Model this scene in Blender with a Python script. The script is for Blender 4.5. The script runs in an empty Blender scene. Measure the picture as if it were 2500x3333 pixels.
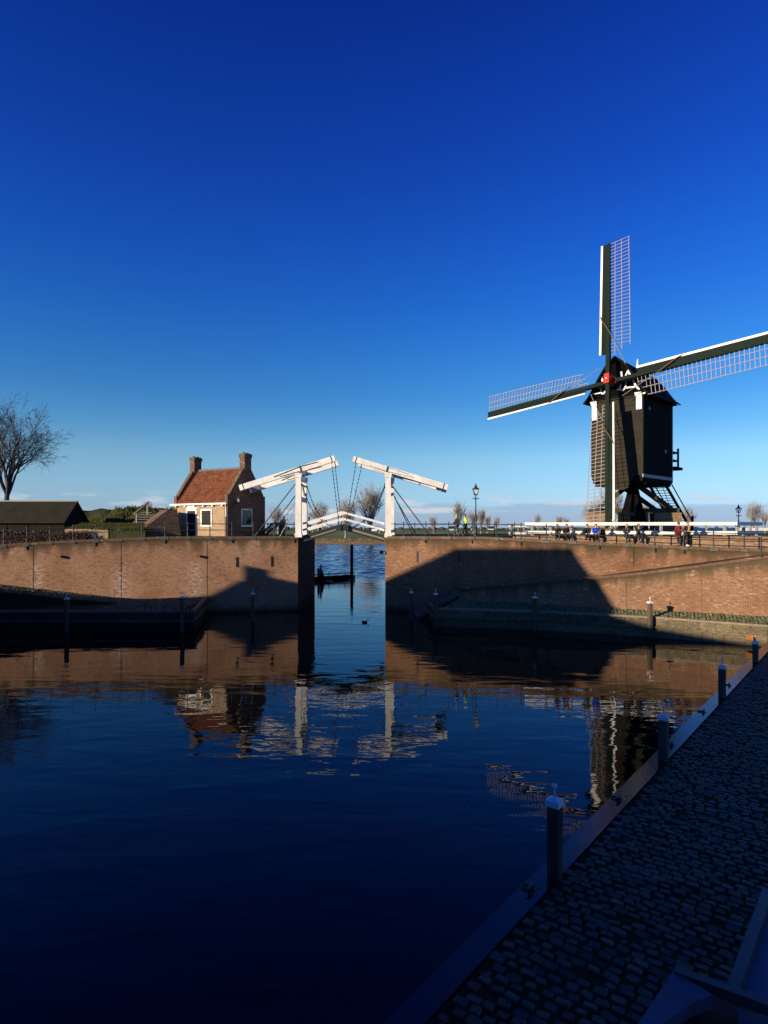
import bpy, math, random
from mathutils import Vector, Matrix
R = math.radians
random.seed(7)
scn = bpy.context.scene
col = scn.collection

# ------------------------------------------------------------------ camera
F = 1950.0      # focal length in photograph pixels (photograph 2500 x 3333)
H = 6.62        # eye height above the water
HY = 1718.0     # horizon row in the photograph
cam_d = bpy.data.cameras.new('camera')
cam = bpy.data.objects.new('camera', cam_d)
col.objects.link(cam)
cam.location = (0, 0, H)
cam.rotation_euler = (R(90), 0, 0)
cam_d.sensor_fit = 'VERTICAL'
cam_d.sensor_height = 33.33
cam_d.sensor_width = 25.0
cam_d.lens = F / 100.0
cam_d.shift_y = (HY - 1666.5) / 3333.0
cam_d.clip_start = 0.1
cam_d.clip_end = 9000
scn.camera = cam

# ------------------------------------------------------------------ sky, sun, exposure
SUN_EL = 12.0
SUN_H = Vector((-0.85, -0.53)).normalized()      # horizontal direction towards the sun
world = bpy.data.worlds.new('World')
scn.world = world
world.use_nodes = True
wn = world.node_tree
for n in list(wn.nodes):
    wn.nodes.remove(n)


def wnode(t, **kw):
    n = wn.nodes.new(t)
    for k, v in kw.items():
        setattr(n, k, v)
    return n


sky = wnode('ShaderNodeTexSky', sky_type='NISHITA')
sky.sun_disc = False
sky.sun_elevation = R(SUN_EL)
sky.sun_rotation = math.atan2(SUN_H.x, SUN_H.y)
sky.altitude = 0
sky.air_density = 1.0
sky.dust_density = 0.35
sky.ozone_density = 3.0
# the deep polarised blue of the photograph: the sky texture multiplied by one colour curve over elevation
corr = wnode('ShaderNodeValToRGB')
corr.color_ramp.interpolation = 'EASE'
K_SKY = 0.9 * 0.05 / 0.12
CURVE = [(0.0, (1.35, 1.95, 4.2)), (0.06, (1.62, 2.10, 3.05)), (0.111, (1.60, 2.15, 2.66)), (0.161, (0.98, 1.82, 2.54)), (0.21, (0.60, 1.56, 2.52)),
         (0.28, (0.40, 1.36, 2.72)), (0.346, (0.255, 1.15, 2.88)), (0.426, (0.19, 0.93, 2.88)), (0.497, (0.155, 0.74, 2.73)), (0.588, (0.12, 0.58, 2.52)), (0.66, (0.10, 0.46, 2.2)), (0.85, (0.11, 0.46, 2.2))]
el_ = corr.color_ramp.elements
el_[0].position, el_[0].color = CURVE[0][0], (*[c * K_SKY for c in CURVE[0][1]], 1)
el_[1].position, el_[1].color = CURVE[-1][0], (*[c * K_SKY for c in CURVE[-1][1]], 1)
for p_, c_ in CURVE[1:-1]:
    e_ = el_.new(p_)
    e_.color = (*[c * K_SKY for c in c_], 1)
corr.color_ramp.interpolation = 'LINEAR'
mulc = wnode('ShaderNodeMixRGB', blend_type='MULTIPLY')
mulc.inputs['Fac'].default_value = 1.0
# low bank of grey-blue haze cloud on the horizon with a few white heads above it
tc = wnode('ShaderNodeTexCoord')
sep = wnode('ShaderNodeSeparateXYZ')


def wmap(val, a0, a1, b0=0.0, b1=1.0):
    n_ = wnode('ShaderNodeMapRange')
    n_.interpolation_type = 'SMOOTHSTEP'
    for k_, v_ in (('From Min', a0), ('From Max', a1), ('To Min', b0), ('To Max', b1)):
        n_.inputs[k_].default_value = v_
    wn.links.new(val, n_.inputs['Value'])
    return n_.outputs[0]


def wmul(a_, b_):
    n_ = wnode('ShaderNodeMath', operation='MULTIPLY')
    for i_, x_ in enumerate((a_, b_)):
        if isinstance(x_, (int, float)):
            n_.inputs[i_].default_value = x_
        else:
            wn.links.new(x_, n_.inputs[i_])
    return n_.outputs[0]


def wnoise(scale, detail):
    mp = wnode('ShaderNodeMapping')
    mp.inputs['Scale'].default_value = scale
    nz = wnode('ShaderNodeTexNoise')
    nz.inputs['Scale'].default_value = 1.0
    nz.inputs['Detail'].default_value = detail
    nz.inputs['Roughness'].default_value = 0.55
    wn.links.new(tc.outputs['Generated'], mp.inputs['Vector'])
    wn.links.new(mp.outputs[0], nz.inputs['Vector'])
    return nz.outputs[0]


wn.links.new(tc.outputs['Generated'], sep.inputs[0])
elev = sep.outputs['Z']
n_bank = wnoise((5.0, 5.0, 60.0), 4)
bank_top = wnode('ShaderNodeMath', operation='SUBTRACT')
wn.links.new(elev, bank_top.inputs[0])
wn.links.new(wmul(n_bank, 0.062), bank_top.inputs[1])
bank_f = wmul(wmap(bank_top.outputs[0], 0.010, 0.001), 0.6)
n_puff = wnoise((9.0, 9.0, 55.0), 6)
puff_f = wmul(wmul(wmap(n_puff, 0.52, 0.68), wmul(wmap(elev, 0.018, 0.026), wmap(elev, 0.062, 0.040))), 0.85)
mix1 = wnode('ShaderNodeMixRGB')
mix1.inputs['Color2'].default_value = (1.9, 2.55, 3.55, 1)
mixc = wnode('ShaderNodeMixRGB')
mixc.inputs['Color2'].default_value = (3.7, 4.0, 4.4, 1)
bg = wnode('ShaderNodeBackground')
bg.inputs['Strength'].default_value = 0.12
out = wnode('ShaderNodeOutputWorld')
L = wn.links.new
L(sky.outputs[0], mulc.inputs['Color1'])
L(sep.outputs['Z'], corr.inputs['Fac'])
L(corr.outputs[0], mulc.inputs['Color2'])
L(mulc.outputs[0], mix1.inputs['Color1'])
L(bank_f, mix1.inputs['Fac'])
L(mix1.outputs[0], mixc.inputs['Color1'])
L(puff_f, mixc.inputs['Fac'])
L(mixc.outputs[0], bg.inputs['Color'])
L(bg.outputs[0], out.inputs['Surface'])

sun_d = bpy.data.lights.new('sun', 'SUN')
sun_d.energy = 5.0
sun_d.angle = R(0.53)
sun_d.color = (1.0, 0.84, 0.62)
sun = bpy.data.objects.new('sun', sun_d)
col.objects.link(sun)
sd = Vector((SUN_H.x * math.cos(R(SUN_EL)), SUN_H.y * math.cos(R(SUN_EL)), math.sin(R(SUN_EL))))
sun.rotation_euler = sd.to_track_quat('Z', 'Y').to_euler()
sun.location = (-60, -40, 40)

vs = scn.view_settings
scn.display_settings.display_device = 'sRGB'
vs.view_transform = 'Standard'
vs.look = 'None'
vs.gamma = 1.0
vs.use_curve_mapping = False
vs.exposure = 0.5
scn.cycles.use_denoising = True
scn.cycles.max_bounces = 6
scn.cycles.caustics_reflective = False
scn.cycles.caustics_refractive = False


# ------------------------------------------------------------------ helpers
def at(x, y, Y):
    """world point seen at photograph pixel (x, y) at distance Y"""
    return Vector(((x - 1250) * Y / F, Y, H - (y - HY) * Y / F))


def ray_plane(x, y, p0, n):
    d = Vector(((x - 1250) / F, 1.0, -(y - HY) / F))
    o = Vector((0, 0, H))
    t = (Vector(p0) - o).dot(n) / d.dot(n)
    return o + d * t


def px_of(p):
    return 1250 + F * p[0] / p[1], HY - F * (p[2] - H) / p[1]


def lerp_tab(tab, x):
    if x <= tab[0][0]:
        return tab[0][1]
    for (a, va), (b, vb) in zip(tab, tab[1:]):
        if x <= b:
            return va + (vb - va) * (x - a) / (b - a)
    return tab[-1][1]


class MB:
    """collects shapes and links them as ONE mesh object"""

    def __init__(s):
        s.v = []
        s.f = []
        s.uv = {}
        s.tint = {}
        s.cur = None

    def face(s, pts, uv=None):
        i = len(s.v)
        s.v.extend([tuple(p) for p in pts])
        s.f.append(tuple(range(i, i + len(pts))))
        if uv:
            s.uv[len(s.f) - 1] = uv
        if s.cur is not None:
            s.tint[len(s.f) - 1] = s.cur

    def raw(s, vs_, fs_):
        i = len(s.v)
        s.v.extend([tuple(p) for p in vs_])
        for f in fs_:
            s.f.append(tuple(i + k for k in f))
            if s.cur is not None:
                s.tint[len(s.f) - 1] = s.cur
        return s

    def hexa(s, c):
        # 8 corners: bottom 0-3 counter-clockwise, top 4-7
        return s.raw(c, [(3, 2, 1, 0), (4, 5, 6, 7), (0, 1, 5, 4), (1, 2, 6, 5), (2, 3, 7, 6), (3, 0, 4, 7)])

    def box(s, c, size, ax=None):
        c = Vector(c)
        if ax is None:
            ax = (Vector((1, 0, 0)), Vector((0, 1, 0)), Vector((0, 0, 1)))
        x, y, z = [Vector(a) * (d / 2) for a, d in zip(ax, size)]
        return s.hexa([c - x - y - z, c + x - y - z, c + x + y - z, c - x + y - z,
                       c - x - y + z, c + x - y + z, c + x + y + z, c - x + y + z])

    def bar(s, p, q, w, h, up=(0, 0, 1), w2=None, h2=None):
        p = Vector(p)
        q = Vector(q)
        d = (q - p).normalized()
        up = Vector(up)
        sx = d.cross(up)
        if sx.length < 1e-5:
            sx = d.cross(Vector((0, 1, 0)))
        sx.normalize()
        uz = sx.cross(d).normalized()
        w2 = w if w2 is None else w2
        h2 = h if h2 is None else h2
        a, b = sx * w / 2, uz * h / 2
        a2, b2 = sx * w2 / 2, uz * h2 / 2
        return s.hexa([p - a - b, p + a - b, q + a2 - b2, q - a2 - b2,
                       p - a + b, p + a + b, q + a2 + b2, q - a2 + b2])

    def tube(s, pts, rad, n=6, cap=True):
        pts = [Vector(p) for p in pts]
        if not hasattr(rad, '__len__'):
            rad = [rad] * len(pts)
        base = len(s.v)
        prev = None
        for i, p in enumerate(pts):
            d = (pts[min(i + 1, len(pts) - 1)] - pts[max(i - 1, 0)]).normalized()
            if prev is None:
                a = d.cross(Vector((0.03, 0.02, 1)))
                if a.length < 0.05:
                    a = d.cross(Vector((0, 1, 0)))
            else:
                a = prev - d * prev.dot(d)
            a.normalize()
            prev = a
            b = d.cross(a)
            for k in range(n):
                t = 2 * math.pi * k / n
                s.v.append(tuple(p + (a * math.cos(t) + b * math.sin(t)) * rad[i]))
        for i in range(len(pts) - 1):
            for k in range(n):
                k2 = (k + 1) % n
                s.f.append((base + i * n + k, base + i * n + k2, base + (i + 1) * n + k2, base + (i + 1) * n + k))
        if cap and n > 2:
            s.f.append(tuple(base + k for k in reversed(range(n))))
            s.f.append(tuple(base + (len(pts) - 1) * n + k for k in range(n)))
        return s

    def lathe(s, o, prof, n=10, axis=(0, 0, 1)):
        o = Vector(o)
        ax = Vector(axis).normalized()
        pts = [o + ax * z for r, z in prof]
        # straight axis: build rings directly
        a = ax.cross(Vector((0.31, 1, 0.17)))
        a.normalize()
        b = ax.cross(a)
        base = len(s.v)
        for (r, z), p in zip(prof, pts):
            for k in range(n):
                t = 2 * math.pi * k / n
                s.v.append(tuple(p + (a * math.cos(t) + b * math.sin(t)) * max(r, 1e-4)))
        m = len(prof)
        for i in range(m - 1):
            for k in range(n):
                k2 = (k + 1) % n
                s.f.append((base + i * n + k, base + i * n + k2, base + (i + 1) * n + k2, base + (i + 1) * n + k))
        s.f.append(tuple(base + k for k in reversed(range(n))))
        s.f.append(tuple(base + (m - 1) * n + k for k in range(n)))
        return s

    def prism(s, poly, ext):
        """planar polygon (3-D points) pushed along ext"""
        ext = Vector(ext)
        n = len(poly)
        a = [Vector(p) for p in poly]
        b = [p + ext for p in a]
        fs = [tuple(reversed(range(n))), tuple(range(n, 2 * n))]
        for k in range(n):
            k2 = (k + 1) % n
            fs.append((k, k2, n + k2, n + k))
        return s.raw(a + b, fs)

    def data(s, name, m, smooth=False):
        me = bpy.data.meshes.new(name)
        me.from_pydata(s.v, [], s.f)
        if s.uv:
            ul = me.uv_layers.new(name='UVMap')
            for fi, uvs in s.uv.items():
                p = me.polygons[fi]
                for k, li in enumerate(p.loop_indices):
                    ul.data[li].uv = uvs[k]
        if s.tint:
            ca = me.color_attributes.new('tint', 'FLOAT_COLOR', 'CORNER')
            for fi, t in s.tint.items():
                for li in me.polygons[fi].loop_indices:
                    ca.data[li].color = (t, t, t, 1)
        if m is not None:
            me.materials.append(m)
        if smooth:
            me.polygons.foreach_set('use_smooth', [True] * len(me.polygons))
        me.update()
        return me

    def build(s, name, m, parent=None, smooth=False):
        o = bpy.data.objects.new(name, s.data(name, m, smooth))
        col.objects.link(o)
        if parent is not None:
            o.parent = parent
            o.matrix_parent_inverse = parent.matrix_world.inverted()
        return o


def tag(o, label=None, cat=None, group=None, kind=None):
    if label:
        o['label'] = label
    if cat:
        o['category'] = cat
    if group:
        o['group'] = group
    if kind:
        o['kind'] = kind
    return o


def thing(name, loc, label, cat, group=None, rz=0.0):
    o = bpy.data.objects.new(name, None)
    o.empty_display_size = 0.2
    col.objects.link(o)
    o.location = loc
    o.rotation_euler = (0, 0, rz)
    o.matrix_world = Matrix.Translation(Vector(loc)) @ Matrix.Rotation(rz, 4, 'Z')
    return tag(o, label, cat, group)


def local(name, mesh, parent):
    """child with coordinates local to its parent"""
    o = bpy.data.objects.new(name, mesh)
    col.objects.link(o)
    o.parent = parent
    return o


def copy_tree(o, parent=None):
    c = o.copy()
    col.objects.link(c)
    if parent is not None:
        c.parent = parent
    for ch in list(o.children):
        copy_tree(ch, c)
    return c


# ------------------------------------------------------------------ materials
def nodes_of(name):
    m = bpy.data.materials.new(name)
    m.use_nodes = True
    t = m.node_tree
    b = t.nodes['Principled BSDF']
    return m, t, b


def mat(name, c, rough=0.7, var=0.25, scale=6.0, bump=0.0, bscale=30.0, stretch=(1, 1, 1), metal=0.0,
        c2=None, tint=False, rnd=0.0, spec=0.5, bdist=0.02):
    m, t, b = nodes_of(name)
    N = t.nodes.new
    K = t.links.new
    b.inputs['Roughness'].default_value = rough
    b.inputs['Metallic'].default_value = metal
    b.inputs['Specular IOR Level'].default_value = spec
    tcn = N('ShaderNodeNewGeometry')
    mpn = N('ShaderNodeMapping')
    mpn.inputs['Scale'].default_value = stretch
    K(tcn.outputs['Position'], mpn.inputs['Vector'])
    no = N('ShaderNodeTexNoise')
    no.inputs['Scale'].default_value = scale
    no.inputs['Detail'].default_value = 5
    no.inputs['Roughness'].default_value = 0.65
    K(mpn.outputs[0], no.inputs['Vector'])
    ramp = N('ShaderNodeMapRange')
    ramp.inputs['From Min'].default_value = 0.3
    ramp.inputs['From Max'].default_value = 0.7
    K(no.outputs[0], ramp.inputs['Value'])
    mx = N('ShaderNodeMixRGB')
    c2 = c2 or tuple(x * (1 - var) for x in c)
    mx.inputs['Color1'].default_value = (*[min(1, x * (1 + var * 0.6)) for x in c], 1)
    mx.inputs['Color2'].default_value = (*c2, 1)
    K(ramp.outputs[0], mx.inputs['Fac'])
    last = mx.outputs[0]
    if rnd or tint:
        hv = N('ShaderNodeHueSaturation')
        K(last, hv.inputs['Color'])
        src = None
        if tint:
            a = N('ShaderNodeAttribute')
            a.attribute_name = 'tint'
            src = a.outputs['Fac']
        if rnd:
            oi = N('ShaderNodeObjectInfo')
            mr = N('ShaderNodeMapRange')
            mr.inputs['To Min'].default_value = 1 - rnd
            mr.inputs['To Max'].default_value = 1 + rnd
            K(oi.outputs['Random'], mr.inputs['Value'])
            if src is None:
                src = mr.outputs[0]
            else:
                mm = N('ShaderNodeMath')
                mm.operation = 'MULTIPLY'
                K(src, mm.inputs[0])
                K(mr.outputs[0], mm.inputs[1])
                src = mm.outputs[0]
        K(src, hv.inputs['Value'])
        last = hv.outputs[0]
    K(last, b.inputs['Base Color'])
    if bump:
        n2 = N('ShaderNodeTexNoise')
        n2.inputs['Scale'].default_value = bscale
        n2.inputs['Detail'].default_value = 4
        K(mpn.outputs[0], n2.inputs['Vector'])
        bp = N('ShaderNodeBump')
        bp.inputs['Strength'].default_value = bump
        bp.inputs['Distance'].default_value = bdist
        K(n2.outputs[0], bp.inputs['Height'])
        K(bp.outputs[0], b.inputs['Normal'])
    return m


def brick_mat(name, c1, c2, mortar, bw=0.22, rh=0.065, ms=0.009, moss_top=None, wet=None, efflo=None, joints=None,
              bump=0.5, blotch=0.5, pale=0.25):
    """UV in metres: u along the wall, v = height"""
    m, t, b = nodes_of(name)
    N = t.nodes.new
    K = t.links.new

    def math_(op, a, bb):
        n = N('ShaderNodeMath')
        n.operation = op
        n.use_clamp = False
        for i, x in enumerate((a, bb)):
            if isinstance(x, (int, float)):
                n.inputs[i].default_value = x
            elif x is not None:
                K(x, n.inputs[i])
        return n.outputs[0]

    def rng(v, a, bb, lo=0.0, hi=1.0):
        n = N('ShaderNodeMapRange')
        n.inputs['From Min'].default_value = a
        n.inputs['From Max'].default_value = bb
        n.inputs['To Min'].default_value = lo
        n.inputs['To Max'].default_value = hi
        K(v, n.inputs['Value'])
        return n.outputs[0]

    def noise(scale, detail=4, rough=0.6, vec=None):
        n = N('ShaderNodeTexNoise')
        n.inputs['Scale'].default_value = scale
        n.inputs['Detail'].default_value = detail
        n.inputs['Roughness'].default_value = rough
        K(vec or uv.outputs['UV'], n.inputs['Vector'])
        return n.outputs[0]

    def mix(fac, a, bb, blend='MIX'):
        n = N('ShaderNodeMixRGB')
        n.blend_type = blend
        for nm, x in (('Fac', fac), ('Color1', a), ('Color2', bb)):
            if isinstance(x, (int, float)):
                n.inputs[nm].default_value = x
            elif isinstance(x, tuple):
                n.inputs[nm].default_value = (*x, 1)
            else:
                K(x, n.inputs[nm])
        return n.outputs[0]

    b.inputs['Roughness'].default_value = 0.9
    b.inputs['Specular IOR Level'].default_value = 0.2
    uv = N('ShaderNodeTexCoord')
    sp = N('ShaderNodeSeparateXYZ')
    K(uv.outputs['UV'], sp.inputs[0])
    u, v = sp.outputs['X'], sp.outputs['Y']
    # slightly wavy courses
    wob = N('ShaderNodeTexNoise')
    wob.inputs['Scale'].default_value = 0.8
    K(uv.outputs['UV'], wob.inputs['Vector'])
    wv = math_('MULTIPLY', math_('SUBTRACT', wob.outputs[0], 0.5), 0.05)
    cmb = N('ShaderNodeCombineXYZ')
    K(u, cmb.inputs['X'])
    K(math_('ADD', v, wv), cmb.inputs['Y'])
    br = N('ShaderNodeTexBrick')
    br.inputs['Color1'].default_value = (*c1, 1)
    br.inputs['Color2'].default_value = (*c2, 1)
    br.inputs['Mortar'].default_value = (*mortar, 1)
    br.inputs['Scale'].default_value = 1.0
    br.inputs['Mortar Size'].default_value = ms
    br.inputs['Mortar Smooth'].default_value = 0.2
    br.inputs['Bias'].default_value = 0.0
    br.inputs['Brick Width'].default_value = bw
    br.inputs['Row Height'].default_value = rh
    K(cmb.outputs[0], br.inputs['Vector'])
    c = br.outputs['Color']
    # large blotches, darker and redder or paler
    n1 = noise(0.35, 5, 0.6)
    c = mix(math_('MULTIPLY', rng(n1, 0.45, 0.68), blotch), c, (c2[0] * 0.55, c2[1] * 0.42, c2[2] * 0.36))
    n2 = noise(0.9, 6, 0.7)
    c = mix(math_('MULTIPLY', rng(n2, 0.5, 0.72), pale), c, (c1[0] * .95, c1[1] * 1.15, c1[2] * 1.35))
    n3 = noise(7.0, 3, 0.7)
    c = mix(rng(n3, 0.42, 0.75, 0, 0.6), c, (c1[0] * 0.5, c1[1] * 0.5, c1[2] * 0.5))
    # single pale bricks
    vo = N('ShaderNodeTexVoronoi')
    vm = N('ShaderNodeMapping')
    vm.inputs['Scale'].default_value = (4.6, 15.4, 1)
    K(uv.outputs['UV'], vm.inputs['Vector'])
    K(vm.outputs[0], vo.inputs['Vector'])
    vo.inputs['Scale'].default_value = 1.0
    vs2 = N('ShaderNodeSeparateXYZ')
    K(vo.outputs['Color'], vs2.inputs[0])
    c = mix(rng(vs2.outputs['X'], 0.93, 0.95, 0, 0.32), c, (0.55, 0.42, 0.30))
    c = mix(rng(vs2.outputs['Y'], 0.9, 0.93, 0, 0.5), c, (0.10, 0.06, 0.045))
    if efflo:
        acc = None
        for (u0, w, side) in efflo:
            d = math_('ABSOLUTE', math_('SUBTRACT', u, u0 + side), 0)
            k = rng(d, 0.05, w, 1, 0)
            acc = k if acc is None else math_('MAXIMUM', acc, k)
        nn = N('ShaderNodeTexNoise')
        vm2 = N('ShaderNodeMapping')
        vm2.inputs['Scale'].default_value = (3.0, 9, 1)
        K(uv.outputs['UV'], vm2.inputs['Vector'])
        K(vm2.outputs[0], nn.inputs['Vector'])
        nn.inputs['Scale'].default_value = 1.0
        nn.inputs['Detail'].default_value = 5
        low = rng(v, 4.3, 3.4)
        kk = math_('MULTIPLY', math_('MULTIPLY', acc, low), rng(nn.outputs[0], 0.47, 0.60))
        c = mix(math_('MULTIPLY', kk, 0.62), c, (0.72, 0.64, 0.54))
    if moss_top is not None:
        # dark growth running down from the coping; v2 stored in v relative to the top via attribute
        at_ = N('ShaderNodeAttribute')
        at_.attribute_name = 'drop'
        n4 = N('ShaderNodeTexNoise')
        vm3 = N('ShaderNodeMapping')
        vm3.inputs['Scale'].default_value = (1.3, 0.25, 1)
        K(uv.outputs['UV'], vm3.inputs['Vector'])
        K(vm3.outputs[0], n4.inputs['Vector'])
        n4.inputs['Scale'].default_value = 1.0
        n4.inputs['Detail'].default_value = 6
        reach = rng(n4.outputs[0], 0.35, 0.7, 0.15, 1.7)
        k = math_('SUBTRACT', 1.0, math_('DIVIDE', at_.outputs['Fac'], reach))
        k = rng(k, 0.0, 0.9, 0.0, 0.84)
        c = mix(k, c, moss_top)
    if wet is not None:
        k = rng(math_('ADD', v, math_('MULTIPLY', n2, 0.6)), wet + 0.5, wet, 0, 0.85)
        c = mix(k, c, (0.02, 0.022, 0.016))
    K(c, b.inputs['Base Color'])
    if bump:
        hgt = math_('ADD', math_('MULTIPLY', br.outputs['Fac'], -1.0), math_('MULTIPLY', n3, 0.7))
        hgt = math_('ADD', hgt, math_('MULTIPLY', vs2.outputs['Z'], 0.35))
        bp = N('ShaderNodeBump')
        bp.inputs['Strength'].default_value = bump
        bp.inputs['Distance'].default_value = 0.012
        K(hgt, bp.inputs['Height'])
        K(bp.outputs[0], b.inputs['Normal'])
    return m


def water_mat(name, base, amp, sx, sy, rough, fine):
    m, t, b = nodes_of(name)
    N = t.nodes.new
    K = t.links.new
    b.inputs['Base Color'].default_value = (*base, 1)
    b.inputs['Roughness'].default_value = rough
    b.inputs['IOR'].default_value = 1.33
    b.inputs['Specular Tint'].default_value = (0.85, 0.92, 1.0, 1)
    g = N('ShaderNodeNewGeometry')

    def layer(scale, stretch, detail, off):
        mp_ = N('ShaderNodeMapping')
        mp_.inputs['Scale'].default_value = stretch
        mp_.inputs['Location'].default_value = off
        mp_.inputs['Rotation'].default_value = (0, 0, R(12))
        K(g.outputs['Position'], mp_.inputs['Vector'])
        n = N('ShaderNodeTexNoise')
        n.inputs['Scale'].default_value = scale
        n.inputs['Detail'].default_value = detail
        n.inputs['Roughness'].default_value = 0.45
        n.inputs['Distortion'].default_value = 0.4
        K(mp_.outputs[0], n.inputs['Vector'])
        return n.outputs[0]

    a = layer(1.0, (sx, sy, 1), 2, (0, 0, 0))
    f2 = layer(fine, (sx, sy, 1), 2, (3, 7, 1))
    patch = layer(0.09, (1, 1.6, 1), 2, (11, 4, 0))
    pr = N('ShaderNodeMapRange')
    pr.inputs['From Min'].default_value = 0.35
    pr.inputs['From Max'].default_value = 0.65
    pr.inputs['To Min'].default_value = 0.45
    pr.inputs['To Max'].default_value = 1.25
    K(patch, pr.inputs['Value'])
    m1 = N('ShaderNodeMath')
    m1.operation = 'MULTIPLY'
    K(f2, m1.inputs[0])
    m1.inputs[1].default_value = 0.17
    m2 = N('ShaderNodeMath')
    m2.operation = 'ADD'
    K(a, m2.inputs[0])
    K(m1.outputs[0], m2.inputs[1])
    m3 = N('ShaderNodeMath')
    m3.operation = 'MULTIPLY'
    K(m2.outputs[0], m3.inputs[0])
    K(pr.outputs[0], m3.inputs[1])
    bp = N('ShaderNodeBump')
    bp.inputs['Strength'].default_value = 1.0
    bp.inputs['Distance'].default_value = amp
    K(m3.outputs[0], bp.inputs['Height'])
    K(bp.outputs[0], b.inputs['Normal'])
    return m


M = {}
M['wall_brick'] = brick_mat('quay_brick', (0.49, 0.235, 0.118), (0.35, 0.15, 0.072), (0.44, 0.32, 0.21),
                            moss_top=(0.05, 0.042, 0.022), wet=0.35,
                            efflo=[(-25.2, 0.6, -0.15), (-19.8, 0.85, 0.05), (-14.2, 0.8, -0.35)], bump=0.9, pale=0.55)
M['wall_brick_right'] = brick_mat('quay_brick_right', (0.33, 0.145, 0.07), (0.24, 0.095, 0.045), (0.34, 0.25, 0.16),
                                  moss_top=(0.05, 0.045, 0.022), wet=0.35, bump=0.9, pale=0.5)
M['ramp_brick'] = brick_mat('ramp_brick', (0.29, 0.125, 0.06), (0.18, 0.07, 0.036), (0.40, 0.28, 0.17), bw=0.24, rh=0.075, ms=0.013,
                            moss_top=(0.05, 0.045, 0.022), bump=0.6, blotch=0.35, pale=0.3)
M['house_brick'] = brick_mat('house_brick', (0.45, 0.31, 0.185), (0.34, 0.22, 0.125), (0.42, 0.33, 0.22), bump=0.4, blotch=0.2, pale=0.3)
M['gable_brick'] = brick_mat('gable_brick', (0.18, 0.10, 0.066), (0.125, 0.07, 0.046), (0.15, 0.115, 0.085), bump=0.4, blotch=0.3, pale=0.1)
M['coping'] = brick_mat('coping_brick', (0.24, 0.135, 0.075), (0.15, 0.085, 0.05), (0.12, 0.09, 0.06), bw=0.075, rh=0.24, ms=0.012, bump=0.6, blotch=0.6, pale=0.2)
M['iron'] = mat('black_iron', (0.02, 0.022, 0.022), 0.55, 0.3)
M['white'] = mat('white_paint', (0.82, 0.80, 0.74), 0.55, 0.14, 2.2, 0.15, 30, (1, 1, 0.5), c2=(0.66, 0.62, 0.54))
M['white_grey'] = mat('grey_paint', (0.30, 0.31, 0.32), 0.6, 0.2, 4.0)
M['concrete'] = mat('concrete', (0.34, 0.31, 0.25), 0.9, 0.25, 9.0, 0.3, 40)
M['tar'] = mat('tarred_boards', (0.026, 0.023, 0.016), 0.85, 0.35, 5.0, 0.3, 18, (1, 1, 4), spec=0.12)
M['tar_black'] = mat('black_tar', (0.007, 0.007, 0.008), 0.85, 0.3, 5.0, 0.2, 18, (1, 1, 4), spec=0.08)
M['green'] = mat('dark_green_paint', (0.006, 0.0145, 0.0095), 0.7, 0.25, 5.0, spec=0.12)
M['red'] = mat('red_paint', (0.50, 0.018, 0.010), 0.5, 0.15, spec=0.2)
M['lattice'] = mat('weathered_lath', (0.33, 0.28, 0.26), 0.8, 0.25, 8.0)
M['cloth'] = mat('brown_sailcloth', (0.10, 0.055, 0.03), 0.9, 0.3, 14.0)
M['rope'] = mat('rope', (0.22, 0.19, 0.15), 0.9, 0.2)
M['oak'] = mat('old_oak', (0.115, 0.10, 0.075), 0.85, 0.4, 6.0, 0.4, 22, (1, 1, 0.25))
M['quay_wood'] = mat('quay_plank', (0.135, 0.105, 0.062), 0.85, 0.5, 3.0, 0.4, 25, (1, 1, 4), rnd=0.3, spec=0.2)
M['quay_cap'] = mat('quay_cap_beam', (0.23, 0.185, 0.12), 0.8, 0.35, 4.0, 0.3, 30, (1, 1, 3), rnd=0.22, spec=0.2)
M['wet_wood'] = mat('wet_dark_wood', (0.018, 0.016, 0.013), 0.7, 0.5, 3.0, 0.4, 22, (1, 1, 3), spec=0.25)
M['post_wood'] = mat('mooring_post_wood', (0.10, 0.078, 0.055), 0.85, 0.55, 3.5, 0.5, 26, (1.6, 1.6, 0.22), spec=0.2)
M['edge_beam'] = mat('edge_beam_wood', (0.007, 0.007, 0.009), 0.17, 0.5, 5.0, 0.12, 12, spec=0.5)
M['tile'] = mat('pantile', (0.37, 0.145, 0.065), 0.85, 0.35, 1.6, 0.2, 30, c2=(0.25, 0.09, 0.042), tint=True, spec=0.2)
M['ridge_tile'] = mat('ridge_tile', (0.15, 0.13, 0.12), 0.8, 0.3)
M['slate'] = mat('dark_roof', (0.030, 0.027, 0.017), 0.9, 0.3, 1.2, 0.3, 14, spec=0.1)
M['shed_wall'] = mat('shed_boards', (0.016, 0.015, 0.011), 0.85, 0.35, 2.0, 0.3, 14, (4, 4, 0.4), spec=0.1)
M['glass'] = mat('dark_window_glass', (0.012, 0.013, 0.015), 0.08, 0.1)
M['shutter'] = mat('dark_shutter', (0.030, 0.031, 0.030), 0.8, 0.2, spec=0.1)
M['lamp_glass'] = mat('lamp_glass', (0.5, 0.5, 0.46), 0.15, 0.1)
M['grass'] = mat('grass', (0.046, 0.052, 0.016), 0.95, 0.5, 1.1, 0.6, 9, c2=(0.028, 0.032, 0.010), spec=0.1)
M['field'] = mat('winter_field', (0.16, 0.21, 0.055), 0.95, 0.3, 0.03, c2=(0.13, 0.15, 0.055), spec=0.1)
M['reed'] = mat('dry_reed_bank', (0.22, 0.135, 0.06), 0.95, 0.4, 0.35, 0.8, 2.0, c2=(0.11, 0.085, 0.035))
M['paving'] = mat('brick_paving', (0.17, 0.125, 0.09), 0.9, 0.3, 4.0, 0.3, 30)
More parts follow.
